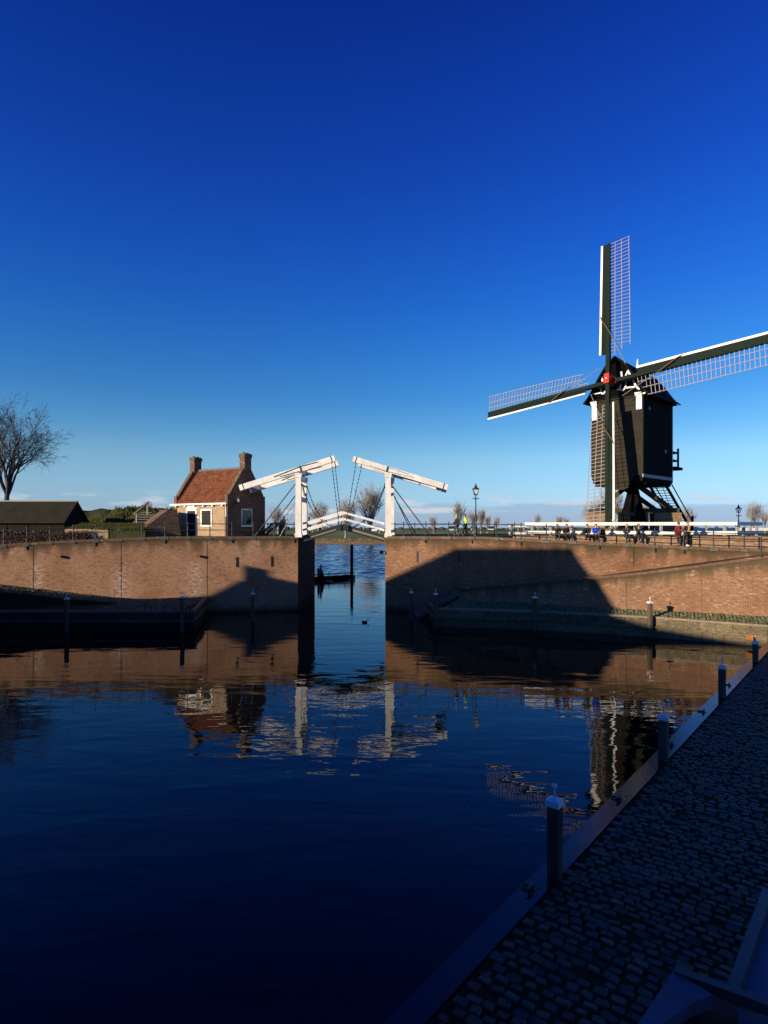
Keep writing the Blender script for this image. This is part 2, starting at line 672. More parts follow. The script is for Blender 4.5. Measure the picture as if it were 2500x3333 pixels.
M['moss_soil'] = mat('mossy_soil', (0.024, 0.026, 0.013), 0.95, 0.6, 6.0, 0.5, 40, c2=(0.012, 0.030, 0.006), spec=0.1)
M['cobble'] = mat('granite_cobble', (0.048, 0.047, 0.031), 0.6, 0.5, 26.0, 0.5, 60, tint=True, rnd=0.45, bdist=0.006, spec=0.28)
M['berm_stone'] = mat('berm_cobble', (0.135, 0.130, 0.075), 0.9, 0.4, 6.0, 0.3, 40, tint=True, c2=(0.07, 0.078, 0.032), spec=0.1)
M['berm_soil'] = mat('berm_soil', (0.030, 0.030, 0.016), 0.95, 0.4, 5.0, spec=0.1)
M['step_stone'] = mat('step_stone', (0.105, 0.10, 0.088), 0.85, 0.35, 3.0, 0.3, 25, spec=0.2)
M['bark'] = mat('bark', (0.075, 0.06, 0.05), 0.95, 0.4, 6.0, 0.5, 20, (1, 1, 0.3))
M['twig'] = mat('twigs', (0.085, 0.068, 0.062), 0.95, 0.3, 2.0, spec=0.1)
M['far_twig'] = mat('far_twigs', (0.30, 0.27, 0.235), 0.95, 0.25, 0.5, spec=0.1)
M['hedge'] = mat('beech_hedge', (0.16, 0.075, 0.035), 0.9, 0.5, 3.0, c2=(0.06, 0.03, 0.018))
M['bush'] = mat('green_scrub', (0.040, 0.052, 0.014), 0.9, 0.5, 1.2, c2=(0.075, 0.064, 0.02), spec=0.15)
M['far_hedge'] = mat('far_hedgerow', (0.06, 0.07, 0.055), 0.95, 0.3, 0.05)
M['rust'] = mat('rust', (0.36, 0.12, 0.03), 0.9, 0.5, 7.0)
M['chain'] = mat('chain_iron', (0.02, 0.028, 0.045), 0.5, 0.2)
M['steel'] = mat('painted_steel', (0.050, 0.058, 0.115), 0.5, 0.35, 4.0, 0.08, 55, spec=0.3)
M['steel_rim'] = mat('steel_rim', (0.032, 0.034, 0.036), 0.4, 0.25, 8.0, spec=0.4)
M['steel_dark'] = mat('dark_recess', (0.004, 0.004, 0.006), 0.6, 0.2, spec=0.2)
M['town_brick'] = brick_mat('town_brick', (0.34, 0.17, 0.1), (0.25, 0.12, 0.07), (0.35, 0.28, 0.2), bump=0.2)
M['harbour'] = water_mat('harbour_water', (0.001, 0.003, 0.002), 0.022, 0.40, 1.05, 0.0, 3.4)
M['river'] = water_mat('river_water', (0.003, 0.014, 0.050), 0.12, 0.45, 0.9, 0.03, 3.4)
M['mill_boards'] = mat('mill_front_boards', (0.034, 0.029, 0.020), 0.85, 0.3, 4.0, 0.3, 16, (1, 1, 5), tint=True, spec=0.1)
M['oak_dark'] = mat('tarred_oak', (0.070, 0.062, 0.045), 0.85, 0.3, 5.0, 0.3, 20, spec=0.15)
M['pier_brick'] = brick_mat('pier_brick', (0.34, 0.18, 0.09), (0.24, 0.12, 0.06), (0.33, 0.27, 0.18), bump=0.4, blotch=0.4)
M['low_brick'] = brick_mat('low_wall_brick', (0.36, 0.21, 0.11), (0.26, 0.14, 0.07), (0.33, 0.27, 0.18), bump=0.4, blotch=0.4)
M['feather'] = mat('brown_feathers', (0.03, 0.022, 0.016), 0.7, 0.3)
M['girder'] = mat('girder_wood', (0.24, 0.21, 0.13), 0.8, 0.25, 3.0)
M['stained_shade_brick'] = brick_mat('channel_brick', (0.055, 0.040, 0.030), (0.04, 0.03, 0.022), (0.05, 0.045, 0.04), wet=0.6, bump=0.4, blotch=0.4, pale=0.15)  # stain and the channel side's shade put into a darker brick colour
M['moss_step'] = mat('mossy_ramp_paving', (0.085, 0.066, 0.032), 0.95, 0.4, 3.0, 0.4, 24, c2=(0.045, 0.042, 0.018), spec=0.1)
M['meadow'] = mat('meadow_grass', (0.15, 0.165, 0.05), 0.95, 0.4, 0.15, c2=(0.11, 0.10, 0.04), spec=0.1)
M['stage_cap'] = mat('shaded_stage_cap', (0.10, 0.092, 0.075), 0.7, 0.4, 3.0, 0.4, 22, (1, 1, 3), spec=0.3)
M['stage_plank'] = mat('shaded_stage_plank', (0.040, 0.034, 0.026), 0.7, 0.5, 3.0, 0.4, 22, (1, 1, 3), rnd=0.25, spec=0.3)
M['joint'] = mat('wall_joint', (0.20, 0.10, 0.065), 0.9, 0.3, 5.0, spec=0.1)
M['bolt'] = mat('pale_bolt', (0.42, 0.40, 0.34), 0.5, 0.1)
M['leaf'] = mat('dead_leaf', (0.10, 0.07, 0.03), 0.9, 0.4, 20.0)
M['grey_stone'] = mat('coping_stone', (0.135, 0.12, 0.09), 0.9, 0.4, 6.0, 0.3, 30, spec=0.15)
M['joint_dark'] = mat('dark_wall_joint', (0.11, 0.065, 0.042), 0.9, 0.3, 5.0, spec=0.1)


# ------------------------------------------------------------------ water, sky dome is the world, land
def sheet(name, x0, x1, y0, y1, z, m):
    b = MB()
    b.face([(x0, y0, z), (x1, y0, z), (x1, y1, z), (x0, y1, z)])
    return tag(b.build(name, m), kind='structure')


sheet('harbour_water', -90, 90, -60, 72, 0.0, M['harbour'])
# the wind-ruffled river beyond the channel: real small waves where it is in view, flat further out
def river():
    rw = random.Random(8)
    waves = []
    for i in range(22):
        lam = rw.uniform(1.0, 3.6)
        a = rw.gauss(1.2, .55)
        waves.append((math.cos(a) * 6.283 / lam, math.sin(a) * 6.283 / lam, rw.uniform(0, 6.28), lam / 6.283 * .038))
    xs_ = [-700, -300, -120] + [-60 + .36 * i for i in range(290)] + [120, 300, 700]
    ys_ = [72 + .36 * i for i in range(462)]
    v = []
    for y in ys_:
        for x in xs_:
            f_ = 1.0 if -60 < x < 44 else 0.0
            f_ *= min(1.0, (y - 72) / 14)
            z = 0.0
            if f_ > 0:
                for kx, ky, ph, am in waves:
                    z += am * math.sin(kx * x + ky * y + ph)
            v.append((x, y, z * f_))
    n = len(xs_)
    f = [(j * n + i, j * n + i + 1, j * n + n + i + 1, j * n + n + i) for j in range(len(ys_) - 1) for i in range(n - 1)]
    mb_ = MB()
    mb_.v, mb_.f = v, f
    return tag(mb_.build('river_water', M['river'], smooth=True), kind='structure')


river()


def resample(pts, step):
    out_ = [Vector(pts[0])]
    for a, b in zip(pts, pts[1:]):
        a = Vector(a)
        b = Vector(b)
        n = max(1, int((b - a).length / step))
        for i in range(1, n + 1):
            out_.append(a.lerp(b, i / n))
    return out_


def wall_slab(name, pts, zb, zt, m, thick=0.55, u_of=None, parent=None, step=1.0):
    """retaining wall: front skin with UV in metres, a top and a back; pts run left to right as seen from the front"""
    P = resample([(p[0], p[1], 0) for p in pts], step)
    n = len(P)
    nor = []
    for i in range(n):
        d = (P[min(i + 1, n - 1)] - P[max(i - 1, 0)]).normalized()
        nor.append(Vector((-d.y, d.x, 0)))
    v, f, uv, drop = [], [], [], []
    s = 0.0
    us = []
    for i in range(n):
        if i:
            s += (P[i] - P[i - 1]).length
        us.append(P[i].x if u_of == 'x' else s)
    for i in range(n):
        t, bt = zt(P[i]), zb(P[i])
        back = P[i] + nor[i] * thick
        v += [(P[i].x, P[i].y, bt), (P[i].x, P[i].y, t), (back.x, back.y, t), (back.x, back.y, bt)]
        uv += [(us[i], bt), (us[i], t), (us[i], t + thick), (us[i], bt)]
        drop += [t - bt, 0.0, 0.0, t - bt]
    for i in range(n - 1):
        a, b = 4 * i, 4 * i + 4
        f += [(a, b, b + 1, a + 1), (a + 1, b + 1, b + 2, a + 2), (a + 2, b + 2, b + 3, a + 3)]
    f += [(0, 1, 2, 3), (4 * n - 1, 4 * n - 2, 4 * n - 3, 4 * n - 4)]
    me = bpy.data.meshes.new(name)
    me.from_pydata(v, [], f)
    ul = me.uv_layers.new(name='UVMap')
    for lp in me.loops:
        ul.data[lp.index].uv = uv[lp.vertex_index]
    at_ = me.attributes.new('drop', 'FLOAT', 'POINT')
    for i, d in enumerate(drop):
        at_.data[i].value = d
    me.materials.append(m)
    me.update()
    o = bpy.data.objects.new(name, me)
    col.objects.link(o)
    if parent is not None:
        o.parent = parent
    return o


def wl(x):      # left quay wall line
    return 49.55 + 0.225 * x


def wr(x):      # right upper wall line
    return 48.0 - 0.33 * x


ZL = [(-70, 4.3), (-27.8, 5.42), (-24.5, 5.64), (-21.8, 5.77), (-19, 5.88), (-16.8, 5.95), (0, 5.95)]
ZR = [(0, 5.95), (7.5, 5.95), (11.3, 5.78), (16.4, 5.55), (21, 5.34), (24.5, 5.23), (60, 4.9)]
zl = lambda x: lerp_tab(ZL, x)
zr = lambda x: lerp_tab(ZR, x)

# left quay wall, turning into the channel
wallL = thing('quay_wall', (-17, wl(-17), 0), 'long sunlit brick quay wall under the small brick house, left of the drawbridge', 'wall')
ptsL = [(-62, wl(-62)), (-27.8, wl(-27.8)), (-6.9, 48.0)]
ptsC = [(-6.9, 48.004), (-6.55, 51.5), (-6.26, 54.2), (-9.0, 55.0), (-9.3, 66)]


def put(o, parent):
    """re-parent keeping the place"""
    o.parent = parent
    o.matrix_parent_inverse = parent.matrix_world.inverted()
    return o


CT = 0.2     # coping thickness
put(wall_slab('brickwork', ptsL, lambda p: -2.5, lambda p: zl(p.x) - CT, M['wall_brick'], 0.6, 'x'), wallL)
put(wall_slab('channel_side', ptsC, lambda p: -2.5, lambda p: zl(p.x) - CT, M['stained_shade_brick'], 0.6), wallL)
put(wall_slab('coping', [(x, y - 0.03 if y < 48 else y) for x, y in ptsL[:2]] + [(-6.88, 47.96), (-6.52, 51.5), (-6.23, 54.2), (-8.97, 55.0), (-9.27, 66)],
              lambda p: zl(p.x) - CT + 0.002, lambda p: zl(p.x), M['coping'], 0.62), wallL)
wallR = thing('quay_wall', (9, wr(9), 0), 'upper brick quay wall right of the drawbridge, below the row of seated people', 'wall')
ptsR = [(0.62, 66), (0.5, 54), (0.1, 48.0), (60, wr(60))]
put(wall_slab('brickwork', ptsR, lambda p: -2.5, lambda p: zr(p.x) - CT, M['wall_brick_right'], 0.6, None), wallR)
put(wall_slab('coping', [(0.59, 66), (0.47, 54), (0.07, 47.97), (60, wr(60) - 0.03)],
              lambda p: zr(p.x) - CT + 0.002, lambda p: zr(p.x), M['coping'], 0.62), wallR)

# lower retaining wall of the sloping ramp
LW = [(5.4, 43.2), (10.2, 40.9), (14.0, 38.5), (17.4, 37.3), (22.3, 34.9), (32, 30)]
LZ = [(5.4, 2.33), (13.4, 3.46), (15.7, 3.73), (19.4, 4.41), (22.3, 5.02), (26, 5.2), (32, 5.2)]
RB_ = [(5.4, 1.95), (15.0, 3.12), (17.6, 3.56), (21.9, 4.30), (25.3, 4.88), (34, 5.0)]
lz = lambda x: lerp_tab(LZ, x)
lwy = lambda x: lerp_tab(LW, x)
wallC = thing('ramp_wall', (16, lwy(16), 1.2), 'lower brick wall carrying the rising ramp above the cobbled berm', 'wall')
put(wall_slab('brickwork', LW, lambda p: -1.5, lambda p: lz(p.x) - 0.16, M['ramp_brick'], 0.5), wallC)
put(wall_slab('coping', [(x, y - 0.03) for x, y in LW], lambda p: lz(p.x) - 0.158, lambda p: lz(p.x), M['coping'], 0.45), wallC)
# end of the lower wall towards the stairs
b = MB()
b.prism([(5.4, 43.2, -1.0), (5.9, 46.0, -1.0), (5.9, 46.0, 1.95), (5.4, 43.2, 1.95)], (0.3, 0, 0))
b.build('end_wall', M['wet_wood'], wallC)

# walkable ground
b = MB()
xs = [-70 + i * 1.5 for i in range(41)] + [-9.6]
for x0, x1 in zip(xs, xs[1:]):
    b.face([(x0, wl(x0) + 0.55, zl(x0) - .02), (x1, wl(x1) + 0.55, zl(x1) - .02), (x1, 66, zl(x1) - .02), (x0, 66, zl(x0) - .02)])
b.face([(-9.6, wl(-9.6) + .55, 5.93), (-7.3, 48.4, 5.93), (-6.6, 54.0, 5.93), (-9.6, 54.9, 5.93)])
tag(b.build('left_bank_ground', M['grass']), kind='structure')
b = MB()
xs = [0.65 + i * 1.2 for i in range(50)]
lowy = lambda x: wr(x) + 1.75
for x0, x1 in zip(xs, xs[1:]):
    b.face([(x0, wr(x0) + .55, zr(x0) - .02), (x1, wr(x1) + .55, zr(x1) - .02), (x1, lowy(x1) + .1, zr(x1) - .02), (x0, lowy(x0) + .1, zr(x0) - .02)])
tag(b.build('walkway', M['paving']), kind='structure')
YARD = [(0, 5.93), (8, 5.93), (12, 5.98), (26, 6.0), (60, 6.0)]
zy = lambda x: lerp_tab(YARD, x)
b = MB()
for x0, x1 in zip(xs, xs[1:]):
    b.face([(x0, lowy(x0) + .1, zy(x0) - .02), (x1, lowy(x1) + .1, zy(x1) - .02), (x1, 68, zy(x1) - .02), (x0, 68, zy(x0) - .02)])
tag(b.build('right_bank_ground', M['grass']), kind='structure')
# river side slopes of both banks
b = MB()
b.face([(-70, 66, 4.2), (-9.4, 66, 5.93), (-9.4, 73, -1), (-70, 73, -1)])
tag(b.build('left_bank_slope', M['reed']), kind='structure')
b = MB()
b.face([(.65, 68, 5.9), (60, 68, 5.98), (60, 76, -1), (.65, 76, -1)])
tag(b.build('right_bank_slope', M['reed']), kind='structure')
# sloping ramp
b = MB()
xs = [5.4 + i * 0.8 for i in range(34)]
for x0, x1 in zip(xs, xs[1:]):
    b.face([(x0, lwy(x0) + .4, lz(x0) - .14), (x1, lwy(x1) + .4, lz(x1) - .14), (x1, wr(x1), lerp_tab(RB_, x1)), (x0, wr(x0) + .05, lerp_tab(RB_, x0))])
tag(b.build('ramp', M['moss_step']), kind='structure')

# cobbled berm on the right, quay edge line
QE = [(3.4, 40.2), (9.8, 38.9), (16.3, 36.3), (21.2, 33.1), (23.2, 31.6)]
qey = lambda x: lerp_tab(QE, x)
b = MB()
berm = [(3.4, 40.2 + .2)] + [(x, y + .2) for x, y in QE[1:]] + [(27, 30.4), (27, lwy(27) + .2)] + [(x, y + .2) for x, y in reversed(LW[:5])]
b.prism([(x, y, 1.16) for x, y in berm], (0, 0, -3.5))
for (x0, y0), (x1, y1) in zip(LW[:5], LW[1:5]):
    q0, q1 = (x0 - .3, qey(x0 - .3) + .3), (x1 - .3, qey(x1 - .3) + .3)
    b.raw([(x0, y0 + .2, 1.4), (x1, y1 + .2, 1.4), (q1[0], q1[1], 1.165), (q0[0], q0[1], 1.165)], [(0, 1, 2, 3)])
tag(b.build('right_berm', M['berm_soil']), kind='structure')
# left lower quay
b = MB()
b.prism([(-60, 38.8, 1.2), (-12.7, 38.8, 1.2), (-14.3, 47.2, 1.2), (-60, 41, 1.2)], (0, 0, -3.5))
tag(b.build('left_quay_ground', M['berm_soil']), kind='structure')
ZRAMP = [(-45, 4.2), (-35, 3.35), (-27.8, 2.5), (-22.3, 1.67), (-19.0, 1.26)]
zrp = lambda x: lerp_tab(ZRAMP, x)
b = MB()
xs = [-45 + i for i in range(27)]
for x0, x1 in zip(xs, xs[1:]):
    b.face([(x0, wl(x0) - 2.6, zrp(x0) - .05), (x1, wl(x1) - 2.6, zrp(x1) - .05), (x1, wl(x1) + .1, zrp(x1)), (x0, wl(x0) + .1, zrp(x0))])
    b.face([(x0, wl(x0) - 2.6, zrp(x0) - .05), (x1, wl(x1) - 2.6, zrp(x1) - .05), (x1, wl(x1) - 2.6, 1.0), (x0, wl(x0) - 2.6, 1.0)])
tag(b.build('left_ramp', M['berm_soil']), kind='structure')
# land left of the basin, outside the view, that carries the town houses
b = MB()
b.prism([(-60, 38.7, 1.18), (-25.5, 38.7, 1.18), (-24.0, 26, 1.18), (-12, 0, 1.18), (-7.5, -4.5, 1.18), (10, -30, 1.18), (-60, -60, 1.18)], (0, 0, -3.5))
tag(b.build('town_quay', M['paving']), kind='structure')

# ------------------------------------------------------------------ near quay, bottom right
EN = Vector((0.639, 0.769, 0)).normalized()       # along the edge, away from the camera
PN = Vector((0.769, -0.639, 0))                   # into the quay
E0 = Vector((0.477, 6.5, 0))                      # a point of the edge
ZN = 1.26


def quay_pt(e, p, z=0.0):
    q = E0 + EN * e + PN * p
    return Vector((q.x, q.y, z))


b = MB()
b.prism([quay_pt(-16, -.34, ZN - .024), quay_pt(-16, 30, ZN - .024), quay_pt(36, 30, ZN - .024), quay_pt(36, -.34, ZN - .024)], (0, 0, -3.5))
quay = tag(b.build('quay', M['moss_soil']), kind='structure')
# edge beam in lengths
for k in range(12):
    e0, e1 = -13 + k * 4.0, -13 + (k + 1) * 4.0 - .012
    b = MB()
    b.bar(quay_pt(e0, -.185, ZN - .12), quay_pt(e1, -.185, ZN - .12), .35, .26)
    b.build('edge_beam', M['edge_beam'], quay)


def stone_mesh(i):
    rr = random.Random(100 + i)
    lx, ly, h = .086 * rr.uniform(.80, 1.12), 0.0625 * rr.uniform(.82, 1.14), .026 * rr.uniform(.6, 1.35)
    ring = []
    for sx, sy in ((-1, -1), (1, -1), (1, 1), (-1, 1)):
        ch = rr.uniform(.12, .34)
        a = Vector((sx * lx * rr.uniform(.93, 1.05), sy * ly * (1 - ch), 0))
        c = Vector((sx * lx * (1 - ch * .8), sy * ly * rr.uniform(.93, 1.05), 0))
        ring += [a, c] if sx * sy > 0 else [c, a]
    v = [(p.x, p.y, -.06) for p in ring] + [(p.x, p.y, h * .45) for p in ring] + [(p.x * .86 + rr.uniform(-.005, .005), p.y * .83 + rr.uniform(-.004, .004), h + rr.uniform(-.005, .005)) for p in ring]
    n = 8
    f = []
    for r_ in range(2):
        for k in range(n):
            f.append((r_ * n + k, r_ * n + (k + 1) % n, (r_ + 1) * n + (k + 1) % n, (r_ + 1) * n + k))
    f.append(tuple(2 * n + k for k in range(n)))
    return v, f, rr.uniform(.75, 1.2)


stones = [stone_mesh(i) for i in range(10)]
stone_data = []
for v, f, t in stones:
    sb = MB()
    sb.cur = t
    sb.raw(v, f)
    stone_data.append(sb.data('cobble', M['cobble']))
angN = math.atan2(PN.y, PN.x)
place = []
rr = random.Random(5)
e = -6.0
row = 0
while e < 35:
    p = .10 + rr.uniform(-.02, .02)
    off = (row % 2) * .09
    while p < 17:
        wst = rr.uniform(.172, .215)
        q = quay_pt(e + rr.uniform(-.014, .014), p + off)
        if q.y > 2.2:
            x, y = px_of((q.x, q.y, ZN))
            if -60 < x < 2620 and y < 3450 and not (rr.random() < .035):
                place.append((q.x, q.y, rr.randrange(10), angN + rr.gauss(0, .09), rr.uniform(.82, 1.12), rr.uniform(-.016, .010), rr.gauss(0, .05), rr.gauss(0, .05)))
        p += wst
    e += .147
    row += 1
place.sort(key=lambda t: t[0] ** 2 + t[1] ** 2)
vis = [t for t in place if -10 < px_of((t[0], t[1], ZN))[0] < 2510 and px_of((t[0], t[1], ZN))[1] < 3345][:300]
vs_ = set(id(t) for t in vis)
rest = MB()
for t in place:
    x, y, k, a, sc_, dz, tx, ty = t
    mw = Matrix.Translation((x, y, ZN - .026 + dz)) @ Matrix.Rotation(a, 4, 'Z') @ Matrix.Rotation(tx, 4, 'X') @ Matrix.Rotation(ty, 4, 'Y') @ Matrix.Diagonal((sc_, sc_, 1, 1))
    if id(t) in vs_:
        o = local('cobble', stone_data[k], quay)
        o.matrix_basis = mw
    else:
        v, f, tn = stones[k]
        rest.cur = tn * rr.uniform(.7, 1.3)
        rest.raw([mw @ Vector(q) for q in v], f)
o = rest.build('cobbles', M['cobble'], quay)
o['kind'] = 'stuff'
# tufts of moss and grass in the joints of the near paving
b = MB()
for k in range(9000):
    t = place[min(len(place) - 1, int(len(place) * rr.random() ** 1.6))]
    cx, cy = t[0] + rr.uniform(-.12, .12), t[1] + rr.uniform(-.12, .12)
    if (PN.x * (cx - E0.x) + PN.y * (cy - E0.y)) < .05:
        continue
    s_ = rr.uniform(.012, .03)
    a = rr.uniform(0, 6.28)
    dx, dy = math.cos(a) * s_, math.sin(a) * s_
    z0 = ZN - .03
    b.face([(cx - dx, cy - dy, z0), (cx + dx, cy + dy, z0), (cx + rr.uniform(-.02, .02), cy + rr.uniform(-.02, .02), z0 + rr.uniform(.012, .032))])
tag(b.build('joint_moss', M['grass']), kind='stuff')

# mooring cleats on the edge beam
cl_n = 0
for (cx, cy, lab) in ((1734, 2904, 'iron mooring cleat on the edge beam beside the tallest near post'),
                      (2030, 2610, 'iron mooring cleat on the edge beam beyond the tallest near post'),
                      (2211, 2433, 'iron mooring cleat on the edge beam behind the second post from the camera'),
                      (2312, 2324, 'iron mooring cleat on the edge beam midway between the second and third near posts'),
                      (2403, 2237, 'iron mooring cleat on the edge beam beyond the third post from the camera')):
    Y = F * (H - ZN) / (cy - HY)
    e_ = ((cx - 1250) * Y / F - E0.x) * EN.x + (Y - E0.y) * EN.y
    c = quay_pt(e_, -.19, ZN - .01)
    t = thing('mooring_cleat', c, lab, 'cleat', 'mooring cleats along the near quay edge')
    b = MB()
    b.box((0, 0, .012), (.2, .13, .024), (EN, PN, (0, 0, 1)))
    local('base_plate', b.data('base_plate', M['iron']), t)
    for s_ in (-1, 1):
        b = MB()
        b.lathe(EN * (.05 * s_) + Vector((0, 0, .02)), [(.022, 0), (.02, .06), (.026, .075), (.012, .085)], 8)
        local('stem', b.data('stem', M['iron'], True), t)
    b = MB()
    b.tube([EN * -.14 + Vector((0, 0, .075)), EN * -.08 + Vector((0, 0, .09)), EN * .08 + Vector((0, 0, .09)), EN * .14 + Vector((0, 0, .075))], [.012, .02, .02, .012], 7)
    local('horn_bar', b.data('horn_bar', M['iron'], True), t)
    b = MB()
    ring = [EN * (.03 + .07 * math.cos(a)) + PN * (-.10 + .05 * math.sin(a)) + Vector((0, 0, .03)) for a in [i * .524 for i in range(13)]]
    b.tube(ring, .011, 6)
    local('ring', b.data('ring', M['iron'], True), t)


# ------------------------------------------------------------------ mooring posts
def mooring_post(loc, top, w, rz, label, tall=0.22):
    t = thing('mooring_post', (loc[0], loc[1], 0), label, 'mooring post', 'square timber mooring posts round the harbour', rz)
    b = MB()
    rr_ = random.Random(int(loc[0] * 97))
    h_ = w / 2
    ch = w * .13
    ring = [(-h_ + ch, -h_), (h_ - ch, -h_), (h_, -h_ + ch), (h_, h_ - ch), (h_ - ch, h_), (-h_ + ch, h_), (-h_, h_ - ch), (-h_, -h_ + ch)]
    lev = [-2.0, .0, .6, 1.2, 1.7, top - .11]
    vv, ff = [], []
    for z in lev:
        jx, jy, sc_ = rr_.uniform(-.008, .008), rr_.uniform(-.008, .008), rr_.uniform(.97, 1.03)
        vv += [(x * sc_ + jx, y * sc_ + jy, z) for x, y in ring]
    for i in range(len(lev) - 1):
        for k in range(8):
            ff.append((i * 8 + k, i * 8 + (k + 1) % 8, i * 8 + 8 + (k + 1) % 8, i * 8 + 8 + k))
    b.raw(vv, ff)
    local('post', b.data('post', M['post_wood']), t)
    b = MB()
    g = w / 2 + .012
    z0 = top - .12
    b.hexa([(-g, -g, z0), (g, -g, z0), (g, g, z0), (-g, g, z0), (-g, -g, top - .03), (g, -g, top - .03), (g, g, top - .03), (-g, g, top - .03)])
    b.raw([(-g, -g, top - .03), (g, -g, top - .03), (g, g, top - .03), (-g, g, top - .03), (0, 0, top + .012)], [(0, 1, 4), (1, 2, 4), (2, 3, 4), (3, 0, 4)])
    local('cap', b.data('cap', M['white']), t)
    b = MB()
    b.lathe((0, 0, top - .005), [(.02, 0), (.016, .02), (.014, tall * .6), (.016, tall * .62), (.036, tall * .7), (.043, tall * .84), (.034, tall * .96), (.01, tall)], 10)
    local('finial', b.data('finial', M['white'], True), t)
    return t


ANG = math.atan2(EN.y, EN.x)
for (px, py, lab) in ((1805, 2596, 'tallest mooring post, nearest the camera at the near quay edge'),
                      (2160, 2325, 'second mooring post from the camera along the near quay edge'),
                      (2351, 2164, 'third mooring post from the camera along the near quay edge'),
                      (2459, 2086, 'shaded mooring post at the far right end of the near quay edge')):
    # the post stands in the edge beam: find where that line crosses the pixel column
    k = (px - 1250) / F
    o0 = quay_pt(0, -.09)
    e_ = (k * o0.y - o0.x) / (EN.x - k * EN.y)
    c = quay_pt(e_, -.09)
    top = H - (py - HY) * c.y / F
    mooring_post(c, top, .195, ANG, lab)
for (px, py, by, lab) in ((217, 1945, 2058, 'mooring post at the shaded left quay, the leftmost of all'),
                          (593, 1940, 2058, 'mooring post near the right end of the shaded left quay'),
                          (823, 1929, 2026, 'mooring post standing alone in the water left of the channel mouth'),
                          (1339, 1925, 2019, 'mooring post in the water at the foot of the stone stairs'),
                          (1418, 1930, 2040, 'mooring post at the left end of the right timber quay beside the stairs'),
                          (1741, 1941, 2050, 'shaded mooring post in the middle of the right timber quay'),
                          (2116, 1957, 2078, 'sunlit mooring post casting its shadow on the ramp wall')):
    Y = F * H / (by - HY)
    if 'left quay' in lab:
        Y = 38.25
    elif px > 1400:
        k = (px - 1250) / F
        Y = 38.0
        for _ in range(20):
            Y = qey(k * Y) - .35
    c = Vector(((px - 1250) * Y / F, Y, 0))
    mooring_post(c, H - (py - HY) * Y / F, .24, R(8), lab, .26)


# ------------------------------------------------------------------ timber quays
def timber_quay(pts, label, top=1.26, plank=.8, bolts=True, dark=False, loc=None):
    t = thing('timber_quay', loc, label, 'quay wall')
    P = [Vector((p[0], p[1], 0)) for p in pts]
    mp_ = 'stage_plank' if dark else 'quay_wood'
    bb = MB()
    for a, b2 in zip(P, P[1:]):
        d = (b2 - a)
        Ls = d.length
        d.normalize()
        nrm = Vector((d.y, -d.x, 0))
        n = max(1, round(Ls / 3.0))
        for i in range(n):
            q0, q1 = a + d * (Ls * i / n), a + d * (Ls * (i + 1) / n - .01)
            up = Vector((0, 0, 1))
            m_ = MB()
            m_.bar(q0 + nrm * -.06 + up * (top - .06), q1 + nrm * -.06 + up * (top - .06), .3, .12)
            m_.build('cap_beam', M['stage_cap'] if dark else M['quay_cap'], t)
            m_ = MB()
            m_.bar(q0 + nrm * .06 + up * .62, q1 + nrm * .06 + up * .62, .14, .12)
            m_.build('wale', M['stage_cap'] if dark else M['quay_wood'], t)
        n = max(1, round(Ls / plank))
        for i in range(n):
            q0, q1 = a + d * (Ls * i / n), a + d * (Ls * (i + 1) / n - .012)
            j = random.uniform(-.012, .012)
            m_ = MB()
            m_.bar(q0 + nrm * (.02 + j) + Vector((0, 0, .91)), q1 + nrm * (.02 + j) + Vector((0, 0, .91)), .08, .454)
            m_.build('plank', M[mp_], t)
            if bolts:
                for z in (1.06, .74):
                    for fr in (.22, .72):
                        if random.random() < .4:
                            continue
                        bb.lathe(a + d * (Ls * (i + fr + random.uniform(-.12, .12)) / n) + nrm * (.06 + j) + Vector((0, 0, z + random.uniform(-.04, .04))), [(.028, 0), (.026, .014), (.012, .024)], 6, nrm)
        n = max(1, round(Ls / .55))
        low = MB()
        for i in range(n):
            q0, q1 = a + d * (Ls * i / n), a + d * (Ls * (i + 1) / n - .015)
            j = random.uniform(-.01, .01)
            low.bar(q0 + nrm * (-.04 + j) + Vector((0, 0, -.44)), q1 + nrm * (-.04 + j) + Vector((0, 0, -.44)), .1, 2.0)
        o_ = low.build('sheet_pile', M[mp_] if not dark else M['wet_wood'], t)
    if bolts:
        bb.build('bolt', M['bolt'], t)['kind'] = 'stuff'
    return t


timber_quay(QE, 'sunlit timber quay wall with bolted planks under the ramp wall, right side', loc=(12, 38, 0))
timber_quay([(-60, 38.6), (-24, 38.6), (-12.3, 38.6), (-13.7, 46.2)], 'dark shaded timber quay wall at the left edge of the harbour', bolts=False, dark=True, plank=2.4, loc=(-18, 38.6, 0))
timber_quay([(3.4, 40.2), (3.3, 41.6), (3.2, 43.0)][::-1], 'short dark timber end wall between stairs and right quay', bolts=False, dark=True, loc=(3.3, 41.6, 0))
q = ray_plane(2441, 2080, (21.2, 33.1, 0), Vector((.55, -.835, 0)).normalized())
b = MB()
b.box((0, 0, 0), (.34, .03, .32), (Vector((.835, .55, 0)).normalized() * 1, Vector((.5, -.85, 0)), (0, 0, 1)))
o = b.build('rust_plate', M['rust'])
o.location = Vector((20.42, 33.44, .50))
o.rotation_euler = (0, 0, R(-66))
tag(o, 'rusty orange iron plate on the timber quay by the last near post', 'iron plate')

